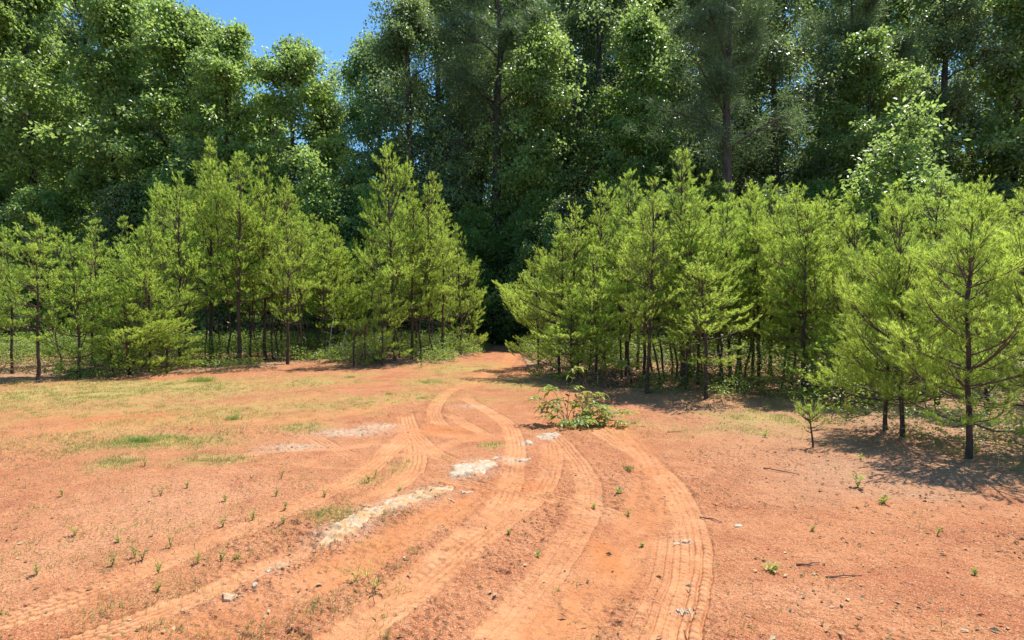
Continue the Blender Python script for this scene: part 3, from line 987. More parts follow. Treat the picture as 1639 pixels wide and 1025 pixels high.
for a in [
    ('bright', -70, 30, -80, 'leafy hardwood at the far left end of the wood'),
    ('bright', 60, 31, -60, 'broadleaf tree left of the tall left group, past the thicket end'),
    ('bright', 190, 30, -20, 'light-leaved hardwood above the left end of the pines'),
    ('bright', 300, 31, 10, 'hardwood with dark forked limbs showing before sky gaps'),
    ('bright', 375, 29, 45, 'hardwood just left of the blue sky notch'),
    ('bright', 472, 30, 72, 'round-topped bright hardwood standing in the sky notch'),
    ('bright', 528, 31, 140, 'lower bright hardwood right of the round-topped one', None, .8),
    ('dark', 660, 31, -15, 'huge dark oak right of the sky notch', None, 1.0),
    ('dark', 765, 36, -60, 'dark oak over the path, its trunk before a sky gap'),
    ('bright', 868, 30, 40, 'olive-leaved hardwood above the path mouth', None, .9),
    ('bright', 1035, 30, 20, 'bright-crowned hardwood in the middle of the right wood', None, .95),
    ('dark', 960, 33, -60, 'grey-green tall oak behind the right thicket peak'),
    ('dark', 1240, 31, -40, 'dark wide oak right of the tall bare pine trunk'),
    ('dark', 1120, 33, -60, 'dark oak just left of the tall bare pine trunk', None, .85),
    ('bright', 1385, 28, 60, 'hardwood with glinting leaves above the right edge pines'),
    ('dark', 1500, 30, -60, 'dark oak past the right edge of the pines'),
    ('bright', 1620, 29, -40, 'broadleaf tree at the far right end of the wood'),
    ('bright', 1740, 30, -60, 'hardwood beyond the far right end, partly out of sight'),
    ('pine', 1165, 25, -160, 'tall forest pine with a long bare dark trunk'),
    ('pine', 795, 30.5, -160, 'tall pine whose trunk shows before the sky gap'),
    ('pine', 1360, 31, -60, 'tall pine with blue-green needles at the upper right'),
    ('pine', 930, 38, -60, 'tall pine with hazy needles over the right of the path'),
    ('sap', 1440, 13.5, 195, 'young hardwood with large bright leaves at the right edge', None, 1.1),
    ('sap', 890, 26, 345, 'sapling with pale sunlit sprays right of the tunnel mouth', None, .8),
    ('sap', 505, 26.5, 262, 'bright-leaved sapling rising behind the left pines'),
]:
    tree(*a)
for i, (u, d, t) in enumerate([(-120, 42, -80), (30, 41, -60), (140, 40, -30), (240, 42, 0), (345, 41, 90), (440, 42, 170), (530, 43, 200), (610, 42, 60), (700, 42, -40), (820, 46, -60), (900, 42, -60), (1010, 41, -60),
                               (1090, 43, -60), (1190, 41, -60), (1300, 42, -60), (1420, 41, -40), (1550, 42, -60), (1680, 41, -60), (1800, 40, -60)]):
    tree(('dark', 'bright')[i % 2], u, d, t, 'tree deeper in the wood, mostly hidden behind the front trees', 'trees deeper in the wood')
for i, (u, d, t) in enumerate([(-60, 52, 250), (120, 54, 270), (260, 52, 290), (400, 53, 270), (520, 52, 260), (640, 53, 280), (760, 54, 250), (840, 52, 260), (930, 54, 250), (1060, 52, 280), (1180, 53, 260), (1330, 53, 280), (1480, 52, 260), (1640, 53, 260)]):
    tree('dark', u, d, t, 'tree deeper in the wood, mostly hidden behind the front trees', 'trees deeper in the wood', wide=1.5)
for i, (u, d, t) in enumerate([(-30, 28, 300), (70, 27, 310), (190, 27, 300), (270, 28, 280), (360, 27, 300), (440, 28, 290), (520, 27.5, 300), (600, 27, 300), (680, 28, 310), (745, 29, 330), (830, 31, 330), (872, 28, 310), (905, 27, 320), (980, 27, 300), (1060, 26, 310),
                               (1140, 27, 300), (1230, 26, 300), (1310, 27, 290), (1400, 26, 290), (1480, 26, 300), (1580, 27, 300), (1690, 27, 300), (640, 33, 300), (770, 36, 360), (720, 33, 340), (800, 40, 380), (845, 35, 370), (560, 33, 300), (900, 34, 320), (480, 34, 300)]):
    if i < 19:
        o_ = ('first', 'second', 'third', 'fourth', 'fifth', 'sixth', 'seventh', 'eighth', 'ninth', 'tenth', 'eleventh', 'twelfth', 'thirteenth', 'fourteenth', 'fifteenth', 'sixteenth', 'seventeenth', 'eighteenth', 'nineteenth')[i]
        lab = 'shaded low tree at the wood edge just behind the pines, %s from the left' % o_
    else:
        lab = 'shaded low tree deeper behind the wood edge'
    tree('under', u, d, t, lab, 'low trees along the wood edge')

# ------------------------------------------------------------------ undergrowth, grass, litter
rng = np.random.default_rng(5)


def inside_thicket(x, y, pad=0.0):
    e = edge_y(x)
    path = np.abs(x - 0.02 * (y - 20)) < 0.75
    return (y > e + pad) & ~(path & (y > 18))


n = 6600
px = rng.uniform(-22, 20, n)
pdp = rng.random(n) ** 1.3 * 11
py = edge_y(px) + pdp
py = np.where(np.abs(px) < 1.2, rng.uniform(19, 27, n), py)
ok = inside_thicket(px, py, -.1) & (py < 29)
px, py, pdp = px[ok], py[ok], (py - edge_y(px))[ok]
patch = noise(px, py, 1.6, 201) * .6 + noise(px, py, .6, 202) * .4
ok = (patch > -0.12 - .25 * sm(1, 4, pdp))
px, py, pdp, patch = px[ok], py[ok], pdp[ok], patch[ok]
hh = (0.10 + 0.50 * sm(0, 3.0, pdp) + 0.25 * np.clip(patch, 0, 1) + .25 * rng.random(len(px)) ** 3) * np.where(np.abs(px) < 1.6, .6, 1)
cnt = (18 + 42 * hh + 8 * rng.random(len(px))).astype(int)
wch = np.repeat(np.arange(len(px)), cnt)
m_ = len(wch)
th = rng.uniform(0, 6.283, m_)
rr = rng.random(m_) ** .6 * (.12 + .38 * hh[wch])
zf = rng.random(m_) ** .7
C = np.column_stack([px[wch] + np.cos(th) * rr, py[wch] + np.sin(th) * rr, np.zeros(m_)])
C[:, 2] = gz(C[:, 0], C[:, 1]) + .02 + zf * hh[wch]
ax = np.column_stack([np.cos(th), np.sin(th), rng.normal(.1, .5, m_)])
V, Fc = quad_leaf(rng, C, ax, unit(np.column_stack([rng.normal(0, .5, m_), rng.normal(0, .5, m_), np.ones(m_)])), rng.uniform(.03, .075, m_) * (.55 + .035 * py[wch]), rng.uniform(.02, .045, m_) * (.55 + .035 * py[wch]))
tn = np.clip(.5 + .3 * patch[wch] + rng.normal(0, .18, m_), 0, 1)
o = mk('undergrowth', V, [Fc], M['under'], None, False, {'tint': np.repeat(tn, 4)})
tag(o, 'low leafy green plants covering the soil under the pines', 'undergrowth', kind='stuff')


def blades(C, ht, wd, bend, tint, name, mat, label, cat):
    n = len(C)
    th = rng.uniform(0, 6.283, n)
    d = np.column_stack([np.cos(th), np.sin(th), np.zeros(n)])
    s = np.column_stack([-np.sin(th), np.cos(th), np.zeros(n)])
    ht, wd, bend = ht[:, None], wd[:, None], bend[:, None]
    up = np.array([0, 0, 1.0])
    m = C + up * ht * .6 + d * bend * .35 * ht
    tip = C + up * ht * (1 - .35 * bend) + d * bend * ht
    V = np.stack([C - s * wd / 2, C + s * wd / 2, m + s * wd * .35, m - s * wd * .35, tip], 1).reshape(-1, 3)
    i = np.arange(n)[:, None] * 5
    o = mk(name, V, [i + np.array([[0, 1, 2, 3]]), i + np.array([[3, 2, 4]])], mat, None, False, {'tint': np.repeat(tint, 5)})
    return tag(o, label, cat, kind='stuff')


# grass: tufts where the ground is grassy, and a belt at the thicket edge
n = 150000
dd = 1 / rng.uniform(1 / 24, 1 / 2.6, n)
tx, ty = rng.uniform(-1.0, 1.0, n) * dd * .95, dd
_, li_, gr_, ck_, _ = masks(tx, ty)
e = edge_y(tx)
trk = track[np.clip(np.searchsorted(ys, ty), 1, len(ys) - 1), np.clip(np.searchsorted(ss, tx / np.maximum(ty, 2.25)), 1, len(ss) - 1)]
prob = gr_ ** 1.3 * .95 + .003 + .25 * np.exp(-((ty - e + .5) / .5) ** 2) + .03 * (tx < -.5) * (ty < 8)
prob *= (1 - .9 * trk) * (noise(tx, ty, .35, 210) > -.35)
ok = rng.random(n) < prob
tx, ty, grt, ed = tx[ok], ty[ok], gr_[ok], np.exp(-((ty - e + .3) / .7) ** 2)[ok]
k = rng.integers(4, 15, len(tx))
wch = np.repeat(np.arange(len(tx)), k)
m_ = len(wch)
rad_ = (.015 + .035 * rng.random(len(tx)))[wch] * (1 + ty[wch] * .06)
C = np.column_stack([tx[wch] + rng.normal(0, 1, m_) * rad_, ty[wch] + rng.normal(0, 1, m_) * rad_, np.zeros(m_)])
C[:, 2] = gz(C[:, 0], C[:, 1]) - .004
sz = (.015 + .03 * rng.random(len(tx)) + .035 * grt * rng.random(len(tx)) + .1 * ed * rng.random(len(tx)))[wch] * rng.uniform(.5, 1.2, m_)
tb = np.clip(.34 + .4 * noise(tx, ty, .8, 220) + .25 * noise(tx, ty, 2.5, 221) + .25 * ed, 0, 1)[wch]
blades(C, sz, rng.uniform(.002, .0042, m_) * (1 + ty[wch] * .05), rng.uniform(.2, 1.1, m_), np.clip(tb + rng.normal(0, .2, m_), 0, 1), 'grass', M['grass'], 'thin yellow-green grass growing in patches on the clay', 'grass')

# dead twigs at the foot of the thickets
n = 1500
bx = rng.uniform(-16, 14, n)
by = edge_y(bx) + rng.random(n) ** 1.5 * 5 + .1
ok = inside_thicket(bx, by, 0) & (by < 27) & (noise(bx, by, 1.1, 260) > -.1)
bx, by = bx[ok], by[ok]
tws = [curve_pts(np.array([a, b, float(gz(a, b)) + rng.random() * .12]), rng.uniform(0, 6.28), rng.uniform(-.1, 1.1), rng.uniform(-.4, .8), rng.uniform(.25, 1.0), 6, rng, .18) for a, b in zip(bx, by)]
v, f = tubes(np.array(tws), np.tile(np.linspace(.007, .002, 6), (len(tws), 1)), 3)
o = mk('dead_twigs', v, [f], M['twig'], None, True, {'tint': np.full(len(v), .5)})
tag(o, 'tangle of fallen and dead twigs at the foot of the pines', 'dead twigs', kind='stuff')

# bright green grass clumps, one thing each
for i, (u, v, du, nn_, ht_, lab) in enumerate([
    (322, 612, 22, 420, .17, 'bright green grass clump below the thickest left trunk'),
    (692, 616, 19, 200, .05, 'bright lime mat of grass before the path mouth'),
    (676, 640, 12, 130, .05, 'small lime grass patch nearest the tyre loop'),
    (622, 634, 15, 130, .05, 'green grass patch left of the small lime one'),
    (560, 607, 10, 120, .06, 'green grass tuft below the brush pile shadow'),
    (223, 712, 16, 220, .08, 'greenest clump in the grass band on the left clay'),
    (374, 676, 13, 150, .08, 'lone round grass tuft on the left clay'),
    (1006, 761, 9, 90, .035, 'grey-green tuft between the two right tyre tracks'),
]):
    c = G(u, v)
    r_ = np.linalg.norm(G(u + du, v) - c)
    th = rng.uniform(0, 6.28, nn_)
    q_ = rng.random(nn_) ** .7 * r_
    C = np.column_stack([np.cos(th) * q_, np.sin(th) * q_ * .8, np.zeros(nn_)])
    o = blades(C, rng.uniform(.5, 1.1, nn_) * ht_, rng.uniform(.004, .008, nn_), rng.uniform(.3, 1, nn_), np.clip(rng.normal(.95, .12, nn_), 0, 1), 'grass_clump', M['grass'], lab, 'grass clump')
    o['kind'] = 'thing'
    o.location = (c[0], c[1], float(gz(c[0], c[1])) - .005)


def octas(C, r):
    n = len(C)
    B = np.array([[1, 0, 0], [-1, 0, 0], [0, 1, 0], [0, -1, 0], [0, 0, 1], [0, 0, -1]], float)
    V = C[:, None] + B[None] * r[:, None, None] * rng.uniform(.5, 1.25, (n, 6, 1)) * np.array([1, 1, .6]) + rng.normal(0, .18, (n, 6, 3)) * r[:, None, None]
    Fo = np.array([[0, 2, 4], [2, 1, 4], [1, 3, 4], [3, 0, 4], [2, 0, 5], [1, 2, 5], [3, 1, 5], [0, 3, 5]])
    return V.reshape(-1, 3), (np.arange(n)[:, None, None] * 6 + Fo[None]).reshape(-1, 3)


def scatter(n, near=2.6, far=12, hw=.95):
    d = 1 / rng.uniform(1 / far, 1 / near, n)
    return rng.uniform(-hw, hw, n) * d, d


def tr_at(x, y):
    return track[np.clip(np.searchsorted(ys, y), 1, len(ys) - 1), np.clip(np.searchsorted(ss, x / np.maximum(y, 2.25)), 1, len(ss) - 1)]


x_, y_ = scatter(60000)
cln = noise(x_, y_, .5, 301) * .6 + noise(x_, y_, .17, 302) * .5
ok = (rng.random(len(x_)) < .6 * sm(-.2, .6, cln) * sm(-.35, .5, noise(x_, y_, 1.3, 25) + .5 * noise(x_, y_, .45, 26)) + .02) & (tr_at(x_, y_) < .25)
x_, y_ = x_[ok], y_[ok]
r_ = (.0022 + .006 * rng.random(len(x_)) ** 5) * (1 + .03 * y_)
V, Fc = octas(np.column_stack([x_, y_, gz(x_, y_) + r_ * .3]), r_)
o = mk('clay_crumbs', V, [Fc], M['pebble'], None, False, {'tint': np.repeat(np.clip(rng.normal(.32, .2, len(x_)), 0, .8), 6)})
tag(o, 'loose crumbs of red clay scattered over the clearing', 'clay crumbs', kind='stuff')

x_, y_ = scatter(90000, 2.7, 11)
_, _, _, ck_, _ = masks(x_, y_)
ok = rng.random(len(x_)) < ck_ * .55 + .003
x_, y_ = x_[ok], y_[ok]
r_ = (.003 + .012 * rng.random(len(x_)) ** 3) * (1 + .03 * y_)
r_ = r_ * .75
V, Fc = octas(np.column_stack([x_, y_, gz(x_, y_) + r_ * .3]), r_)
o = mk('gravel', V, [Fc], M['stonew'], None, False, {'tint': np.full(len(V), .5)})
tag(o, 'pale crushed rock fragments around the rock outcrops', 'gravel', kind='stuff')

# dead leaves and straw
x_, y_ = scatter(70000, 2.7, 22)
_, li_, _, _, _ = masks(x_, y_)
ok = rng.random(len(x_)) < (li_ * .5 + .012 + .05 * (x_ > 1.6) * (noise(x_, y_, .6, 330) > 0)) * (1 - .9 * tr_at(x_, y_))
x_, y_ = x_[ok], y_[ok]
m_ = len(x_)
th = rng.uniform(0, 6.28, m_)
st_ = rng.random(m_) < .55
V, Fc = quad_leaf(rng, np.column_stack([x_, y_, gz(x_, y_) + rng.uniform(.002, .012, m_)]), np.column_stack([np.cos(th), np.sin(th), rng.normal(0, .2, m_)]),
                  unit(np.column_stack([rng.normal(0, .4, m_), rng.normal(0, .4, m_), np.ones(m_)])), np.where(st_, rng.uniform(.05, .12, m_), rng.uniform(.02, .05, m_)), np.where(st_, .0028, rng.uniform(.01, .028, m_)), .3)
o = mk('leaf_litter', V, [Fc], M['litter'], None, False, {'tint': np.repeat(rng.random(m_) ** 1.2, 4)})
tag(o, 'fallen pine straw and dry curled leaves on the soil', 'leaf litter', kind='stuff')

# ------------------------------------------------------------------ rocks


def rock(a, b, wid, hgt_, label, mat='stone', name='rock', seed=0, group=None):
    wid, hgt_ = wid * 1.3, hgt_ * .4
    rg = np.random.default_rng(seed + 900)
    A_, B_ = G(*a), G(*b)
    c = (A_ + B_) / 2
    d = B_ - A_
    L = np.linalg.norm(d)
    ang = math.atan2(d[1], d[0])
    nr_, na = 16, 72
    th = np.arange(na) / na * 2 * math.pi
    rn = 1 + .16 * np.cos(th * 2 + rg.uniform(0, 6)) * .5 + sum(rg.uniform(.03, .09) * np.cos(k * th + rg.uniform(0, 6)) for k in (3, 5, 7, 11)) + rg.normal(0, .03, na)
    rr = np.concatenate([[0], np.linspace(.12, 1, nr_)])
    pts, zs = [], []
    for r in rr:
        x = np.cos(th) * rn * r * L / 2
        y = np.sin(th) * rn * r * wid / 2
        pts.append(np.column_stack([x, y]))
    P = np.array(pts)
    ca, sa = math.cos(ang), math.sin(ang)
    gx, gy = c[0] + P[..., 0] * ca - P[..., 1] * sa, c[1] + P[..., 0] * sa + P[..., 1] * ca
    prof = 1 - sm(.86, 1.0, rr)[:, None]
    z = hgt_ * prof * (0.85 + .25 * noise(gx, gy, wid * .8, seed) + .08 * noise(gx, gy, .05, seed + 1) + .05 * noise(gx, gy, .02, seed + 2))
    # stepped breaks
    z = z + .003 * noise(gx, gy, .03, seed + 4)
    z0 = float(gz(c[0], c[1]))
    z = z + gz(gx, gy) - z0 - (1 - prof) * .012 + .002
    V = np.stack([P[..., 0], P[..., 1], z], -1).reshape(-1, 3)
    ix = np.arange(len(rr) * na).reshape(len(rr), na)
    q = np.stack([ix[:-1], np.roll(ix[:-1], -1, 1), np.roll(ix[1:], -1, 1), ix[1:]], -1).reshape(-1, 4)[:, ::-1]
    q = q[:, ::-1]
    o = mk(name, V, [q], M[mat], None, False, {'tint': np.full(len(V), .5)})
    o.location = (c[0], c[1], z0)
    o.rotation_euler = (0, 0, ang)
    return tag(o, label, 'rock', group)


RK = [
    ((521, 884), (584, 832), .17, .035, 'largest flat pale rock of the outcrop, nearest the camera', 'stone'),
    ((582, 840), (607, 821), .13, .028, 'small cracked slab between the two large outcrop rocks', 'stone'),
    ((605, 826), (671, 802), .19, .035, 'long flat rock in the middle of the outcrop, dusted orange', 'stone'),
    ((664, 806), (721, 787), .17, .028, 'crumbly white far end of the outcrop chain', 'stone'),
    ((727, 771), (784, 745), .26, .045, 'separate white rock beyond the outcrop, left of the wide track', 'stonew'),
    ((738, 796), (756, 793), .06, .03, 'small flat stone lying loose right of the outcrop', 'stonew'),
    ((428, 923), (459, 912), .10, .03, 'crumbled white rock beside the ribbed track, lower left', 'stonew'),
    ((357, 967), (379, 958), .07, .035, 'pale angular stone nearest the bottom left', 'stonew'),
    ((403, 948), (413, 946), .03, .02, 'pebble-sized stone between the two lower left rocks', 'stonew'),
    ((831, 745), (849, 742), .07, .025, 'flat thin stone right of the gravel patch by the bush', 'stonew'),
    ((862, 705), (893, 699), .22, .03, 'low chalky mound just below the broadleaf bush', 'stonew'),
    ((830, 715), (852, 712), .12, .02, 'smaller chalky mound left of the one below the bush', 'stonew'),
    ((1083, 984), (1099, 991), .045, .03, 'white jagged stone at the bottom of the right track', 'stonew'),
    ((1100, 989), (1113, 987), .035, .02, 'tan stone touching the white jagged one', 'stone'),
    ((1092, 874), (1105, 870), .035, .025, 'white stone on the right track, middle distance', 'stonew'),
    ((1074, 878), (1089, 873), .025, .018, 'thin pale stone left of the white one on the right track', 'stone'),
    ((1176, 848), (1188, 845), .03, .018, 'pale chip on the smooth clay right of the tracks', 'stonew'),
    ((786, 743), (798, 740), .05, .02, 'small white stone at the tip of the separate white rock', 'stonew'),
    ((715, 805), (728, 812), .02, .015, 'narrow sliver of pale stone below the white outcrop end', 'stone'),
    ((628, 836), (640, 833), .03, .018, 'thumb-sized stone below the middle outcrop rock', 'stone'),
]
for i, (a, b, wd_, h_, lab, mt) in enumerate(RK):
    rock(a, b, wd_, h_, lab, mt, 'rock' if wd_ > .1 else 'stone', i * 7)


# ------------------------------------------------------------------ the bush and small plants
def leafy(name, stems, nodes, ln, wd, label, cat, loc, droop=.25, stemr=.005, group=None, seed=3, mat='bushleaf', stem_mat='redstem', upward=0.1):
    """stems: polylines; each carries paired long leaves towards its end"""
    rg = np.random.default_rng(seed)
    root = empty(name, loc)
    A = Acc()
    Cs, Ax, Nr = [], [], []
    for P, k0 in stems:
        P = crom(P, .03) if len(P) > 2 else np.array(P, float)
        if len(P) < 3:
            continue
        v, f = tubes(P[None], np.linspace(stemr, stemr * .4, len(P))[None], 5)
        A.add(v, f)
        L = len(P)
        for j in range(nodes):
            t = k0 + (1 - k0) * (j + .5) / nodes
            i = min(int(t * (L - 1)), L - 2)
            p = P[i]
            T = unit(P[i + 1] - P[i])
            for sgn in (-1, 1):
                s = unit(np.cross(T, [0, 0, 1.0])) * sgn
                a = unit(T * rg.uniform(.3, 1) + s * rg.uniform(.6, 1) + np.array([0, 0, rg.uniform(-.3, .3) + upward]))
                Cs.append(p); Ax.append(a); Nr.append(unit(np.array([rg.normal(0, .4), rg.normal(0, .4), 1])))
        Cs.append(P[-1]); Ax.append(unit(P[-1] - P[-2])); Nr.append(np.array([0.1, 0, 1.0]))
    A.build('stem', M[stem_mat], root, True)
    Cs, Ax, Nr = np.array(Cs), np.array(Ax), np.array(Nr)
    n = len(Cs)
    # long leaf with five cross ribs, bending down
    K = 6
    t = np.linspace(0, 1, K)
    l = ln * rg.uniform(.6, 1.15, n)
    wds = wd * rg.uniform(.75, 1.15, n)
    sd_ = unit(np.cross(Ax, Nr))
    up = np.cross(sd_, Ax)
    mid = Cs[:, None] + Ax[:, None] * (l[:, None] * t)[..., None] + up[:, None] * (l[:, None] * (.15 * t - .15 * t ** 2))[..., None] - np.array([0, 0, 1.0]) * (l[:, None] * droop * t ** 2 * rg.uniform(.4, 2.2, (n, 1)))[..., None]
    w = np.sin(math.pi * np.clip(t * .93 + .05, 0, 1)) ** .8
    off = sd_[:, None] * (wds[:, None] * w / 2)[..., None]
    lift = up[:, None] * (wds[:, None] * w * .18)[..., None]
    V = np.stack([mid - off + lift, mid, mid + off + lift], 2)
    ix = np.arange(n * K * 3).reshape(n, K, 3)
    q = np.concatenate([np.stack([ix[:, :-1, j], ix[:, :-1, j + 1], ix[:, 1:, j + 1], ix[:, 1:, j]], -1).reshape(-1, 4) for j in (0, 1)])
    mk('leaves', V.reshape(-1, 3), [q], M[mat], root, True, {'tint': np.repeat(np.clip(rg.normal(.5, .25, n), 0, 1), K * 3)})
    return tag(root, label, cat, group)


rg = np.random.default_rng(8)
st = []
for az, L, hg in [(1.9, .22, .80), (2.7, .3, .55), (1.0, .25, .45), (.3, .9, .2), (.0, .8, .22), (-.15, .9, .1), (2.9, .5, .3), (2.9, .62, .40), (3.3, .5, .2), (.1, .75, .16), (-.05, .62, .3), (.45, .5, .36), (-.6, .4, .16), (-2.4, .42, .14), (.25, .85, .24), (-.3, .55, .12), (3.05, .3, .5), (.7, .45, .45), (0, .35, .22), (-1.2, .3, .14), (5.9, .7, .2)]:
    az += rg.normal(0, .15)
    d = np.array([math.cos(az), math.sin(az) * 1.1, 0])
    sw = np.array([-d[1], d[0], 0]) * rg.normal(0, .1)
    b0 = np.array([rg.normal(0, .05), rg.normal(0, .05), -.03])
    P_ = [b0, b0 + d * L * .22 + sw * .4 + [0, 0, hg * .6], b0 + d * L * .6 + sw + [0, 0, hg * 1.02], b0 + d * L + sw * .6 + [0, 0, hg * .9]]
    st.append((P_, .3))
    for _ in range(2):
        q0 = np.array(P_[1 + (_ % 2)]) * .8 + np.array(P_[2]) * .2
        az2 = az + rg.uniform(.5, 1.2) * rg.choice([-1, 1])
        l2 = rg.uniform(.12, .25)
        st.append(([q0, q0 + np.array([math.cos(az2), math.sin(az2), .25]) * l2 * .5, q0 + np.array([math.cos(az2), math.sin(az2), .05]) * l2], .2))
c = G(913, 682)
leafy('broadleaf_bush', st, 6, .10, .034, 'broadleaf bush with long glossy drooping leaves standing alone on the clay', 'bush', (c[0], c[1], float(gz(*c)) - .01), .3)


def tiny(u, v, hpx, spread, nst, nodes, ln, wd, label, cat='weed', group=None, seed=1, mat='bushleaf', name='weed', stem_mat='redstem', upward=.3):
    c = G(u, v)
    H = hpx / F * c[1] * .8
    rg = np.random.default_rng(seed)
    st = []
    for i in range(nst):
        az = rg.uniform(0, 6.28)
        r = H * spread * rg.uniform(.3, 1)
        h = H * rg.uniform(.6, 1)
        st.append(([np.array([0, 0, -.01]), np.array([math.cos(az) * r * .3, math.sin(az) * r * .3, h * .5]), np.array([math.cos(az) * r, math.sin(az) * r, h])], .2))
    return leafy(name, st, nodes, ln, wd, label, cat, (c[0], c[1], float(gz(*c)) - .004), .2, .0018, group, seed, mat, stem_mat, upward)


tiny(1373, 783, 30, .45, 6, 2, .045, .022, 'small leafy seedling casting its own shadow on the right clay', 'seedling', seed=5, name='seedling')
tiny(1378, 738, 14, .5, 4, 2, .035, .015, 'tiny green seedling beyond the leafy one on the right', 'seedling', seed=6, name='seedling')
tiny(992, 798, 12, .8, 6, 2, .035, .016, 'bright green weed between the two right tyre tracks', seed=7)
tiny(1234, 918, 16, .9, 7, 2, .04, .012, 'bright green sprawling weed on the lower right clay', seed=9)
tiny(674, 591, 22, .5, 5, 3, .09, .025, 'yellow-green spiky weed before the left pines near the path', seed=10)
tiny(1412, 808, 14, 1.2, 7, 2, .045, .015, 'green weed in the shade at the right edge', seed=11)
tiny(1308, 672, 20, .6, 5, 2, .05, .02, 'leafy weed beside the shaded ground near the pine seedling', seed=12)
tiny(1224, 700, 12, .6, 5, 2, .04, .016, 'low green weed in the straw left of the pine seedling', seed=13)
for i, (u, v, hp) in enumerate([(257, 801, 26), (273, 876, 34), (361, 807, 22), (357, 845, 26), (317, 902, 26), (353, 900, 30), (381, 898, 20), (253, 945, 24), (456, 819, 22), (442, 801, 16), (454, 848, 20), (405, 836, 20),
                                (253, 915, 22), (216, 893, 34), (450, 775, 30), (232, 751, 24), (180, 905, 26), (228, 895, 30), (190, 870, 14), (300, 790, 14), (520, 800, 18), (120, 860, 24), (60, 920, 24), (100, 800, 20), (600, 772, 16),
                                (590, 778, 18), (1028, 880, 10), (860, 900, 10), (815, 868, 8), (640, 790, 12), (1005, 830, 12), (950, 820, 12), (1300, 850, 10), (1500, 860, 18), (1560, 920, 14)]):
    tiny(u, v, hp, .5, 4, 4, .028, .006, 'wiry little weed with thin stems on the bare clay', 'weed', 'wiry weeds dotted over the clay', 20 + i)
for i, (u, v, lab) in enumerate([(571, 944, 'leftmost of the three dark spiky sprouts near the bottom tracks'), (588, 938, 'middle dark spiky sprout near the bottom tracks, leaning right'), (599, 958, 'lowest dark spiky sprout near the bottom tracks')]):
    tiny(u, v, 22, .8, 4, 1, .07, .006, lab, 'sprout', seed=70 + i, name='sprout', mat='needle')

# pine seedling
p = make_pine(90, .48, .2, .15, .006, .006, lean=-.15, wh=.09, ln=.065, lead=.14, nw=.0035, dens=.45)
c = G(1302, 716)
place(p, c[0], c[1], 'knee-high pine seedling alone on the straw-covered clay', 'pine seedling', rot=0, sink=.0)
p = make_pine(91, .5, .3, .10, .006, .006, lean=-.06, wh=.12, ln=.06, lead=.1, nw=.003, dens=.3)
p2 = make_pine(92, 1.3, .6, .28, .012, .008, lean=.0, wh=.2, ln=.07, lead=.1, nw=.004, dens=.4)
for ch in list(p2.children):
    if ch.name.startswith('needles'):
        ch.data.materials.clear(); ch.data.materials.append(M['litter'])
c = G(584, 588)
place(p2, c[0], c[1], 'dead little pine with rusty needles before the brush pile', 'dead sapling')
c = G(566, 588)
place(p, c[0], c[1], 'short dying pine left of the rusty-needled one', 'dead sapling', scale=2.2)
p.name = 'young_pine'


def stick(name, pts, r, mat, label, cat='stick', z=None, twigs=0, seed=0):
    """pts: list of (u, v, height above ground) with the ground distance taken from (u, vb)"""
    rg = np.random.default_rng(seed + 400)
    P = []
    for u, vb, hz in pts:
        g = G(u, vb)
        P.append([g[0], g[1], float(gz(*g)) + hz])
    P = crom(np.array(P), .05)
    P[1:-1] += rg.normal(0, r * .5, (len(P) - 2, 3))
    A = Acc()
    o0 = P[0].copy()
    P = P - o0
    v, f = tubes(P[None], np.linspace(r, r * .45, len(P))[None], 6)
    A.add(v, f)
    for _ in range(twigs):
        i = rg.integers(len(P) // 3, len(P) - 1)
        q = curve_pts(P[i], rg.uniform(0, 6.28), rg.uniform(-.2, .8), rg.uniform(-.2, .8), rg.uniform(.1, .35), 5, rg, .15)
        v, f = tubes(q[None], np.linspace(r * .4, r * .2, 5)[None], 4)
        A.add(v, f)
    o = A.build(name, M[mat], None, True)
    o.location = o0
    return tag(o, label, cat)


stick('stick', [(545, 580, 0), (549, 580, .45), (556, 580, 1.1)], .02, 'paletwig', 'bleached dead stem leaning in the gap of the left thicket', twigs=4, seed=1)
stick('stick', [(525, 578, 0), (530, 578, .8), (538, 578, 1.7)], .016, 'paletwig', 'taller thin grey dead stem left of the bleached one', twigs=6, seed=2)
stick('stick', [(1015, 622, .35), (1000, 622, .5), (985, 622, .62)], .012, 'paletwig', 'bleached broken stick slanting before the right thicket', seed=3)
stick('stick', [(975, 612, 1.05), (1000, 612, 1.0), (1030, 612, 1.06)], .009, 'paletwig', 'pale dead bough sticking out level left of the crooked trunk', twigs=3, seed=4)
stick('stick', [(1275, 907, .008), (1292, 907, .012), (1312, 904, .008)], .006, 'twig', 'dark short stick lying on the lower right clay', seed=5)
stick('stick', [(1322, 926, .006), (1350, 926, .010), (1380, 921, .006)], .005, 'twig', 'longer thin twig lying right of the short dark stick', seed=6, twigs=0)
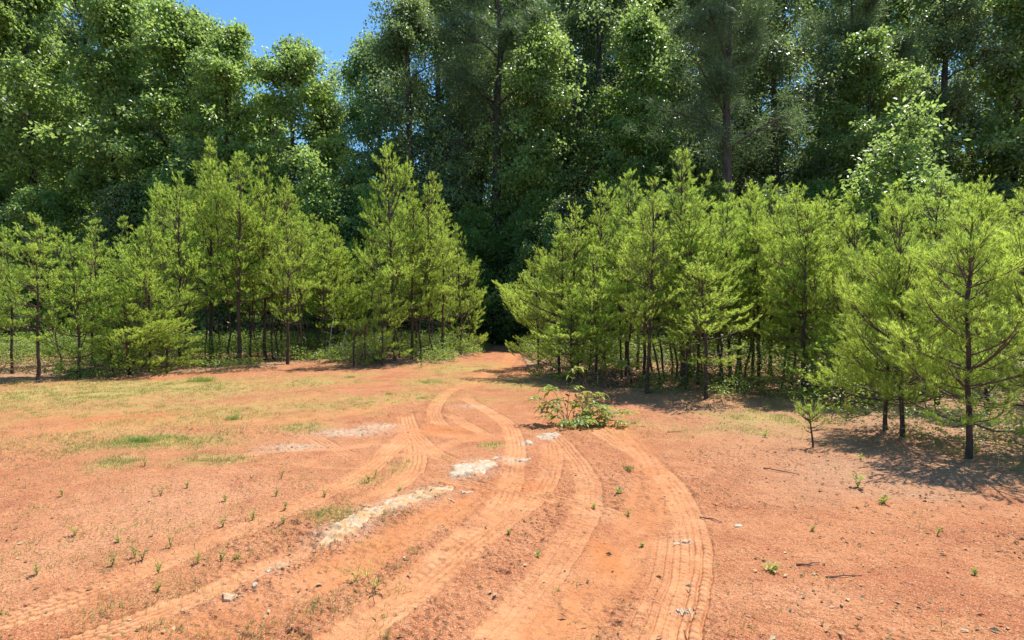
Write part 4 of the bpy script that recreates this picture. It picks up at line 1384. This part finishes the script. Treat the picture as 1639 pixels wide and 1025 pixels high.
stick('stick', [(1222, 754, .008), (1250, 757, .012), (1280, 762, .006)], .007, 'twig', 'thin root-like stick on the clay right of the tracks', seed=7)
stick('stick', [(1120, 832, .006), (1140, 836, .01), (1156, 840, .006)], .005, 'twig', 'brown twig beside the right track crossing', seed=8)
stick('stick', [(1068, 695, .008), (1080, 695, .015), (1092, 694, .006)], .006, 'twig', 'short dark stick below the shade of the crooked trunk', seed=9)
stick('stick', [(600, 978, .004), (596, 968, .05), (603, 962, .11)], .0025, 'twig', 'bare thin shoot poking up beside the spiky sprouts', seed=10)


def brush(u, v, wd_, h_, n, label, seed, mat='twig'):
    rg = np.random.default_rng(seed)
    c = G(u, v)
    T_ = []
    for _ in range(n):
        p0 = np.array([rg.normal(0, wd_ * .35), rg.normal(0, wd_ * .25), rg.random() * h_ * .3])
        T_.append(curve_pts(p0, rg.uniform(0, 6.28), rg.uniform(0, 1.2), rg.uniform(-.3, .9), rg.uniform(.25, .8) * h_ * 1.3, 6, rg, .15))
    v_, f_ = tubes(np.array(T_), np.tile(np.linspace(.006, .002, 6), (n, 1)), 3)
    root = empty('brush_pile', (c[0], c[1], float(gz(*c)) - .02))
    mk('twigs', v_, [f_], M[mat], root, True, {'tint': np.full(len(v_), .5)})
    m_ = n * 5
    ti_ = rg.integers(0, n, m_)
    C = np.array(T_)[ti_, rg.integers(1, 6, m_)]
    V, Fc = quad_leaf(rg, C, unit(rg.normal(size=(m_, 3))), unit(rg.normal(size=(m_, 3))), rg.uniform(.03, .07, m_), rg.uniform(.015, .03, m_), .3)
    mk('dead_leaves', V, [Fc], M['litter'], root, False, {'tint': np.repeat(rg.random(m_) * .8, 4)})
    return tag(root, label, 'brush pile')


brush(597, 584, .9, .75, 110, 'brown twiggy brush pile at the foot of the left pines', 1)
brush(985, 620, 1.3, .6, 150, 'grey dead brush tangle left of the crooked trunk', 2, 'twig')
brush(1195, 622, 1.5, .5, 130, 'dark brush heap under the straight black trunk', 3)
brush(865, 603, .6, .35, 60, 'small dead brush by the path at the right thicket corner', 4)
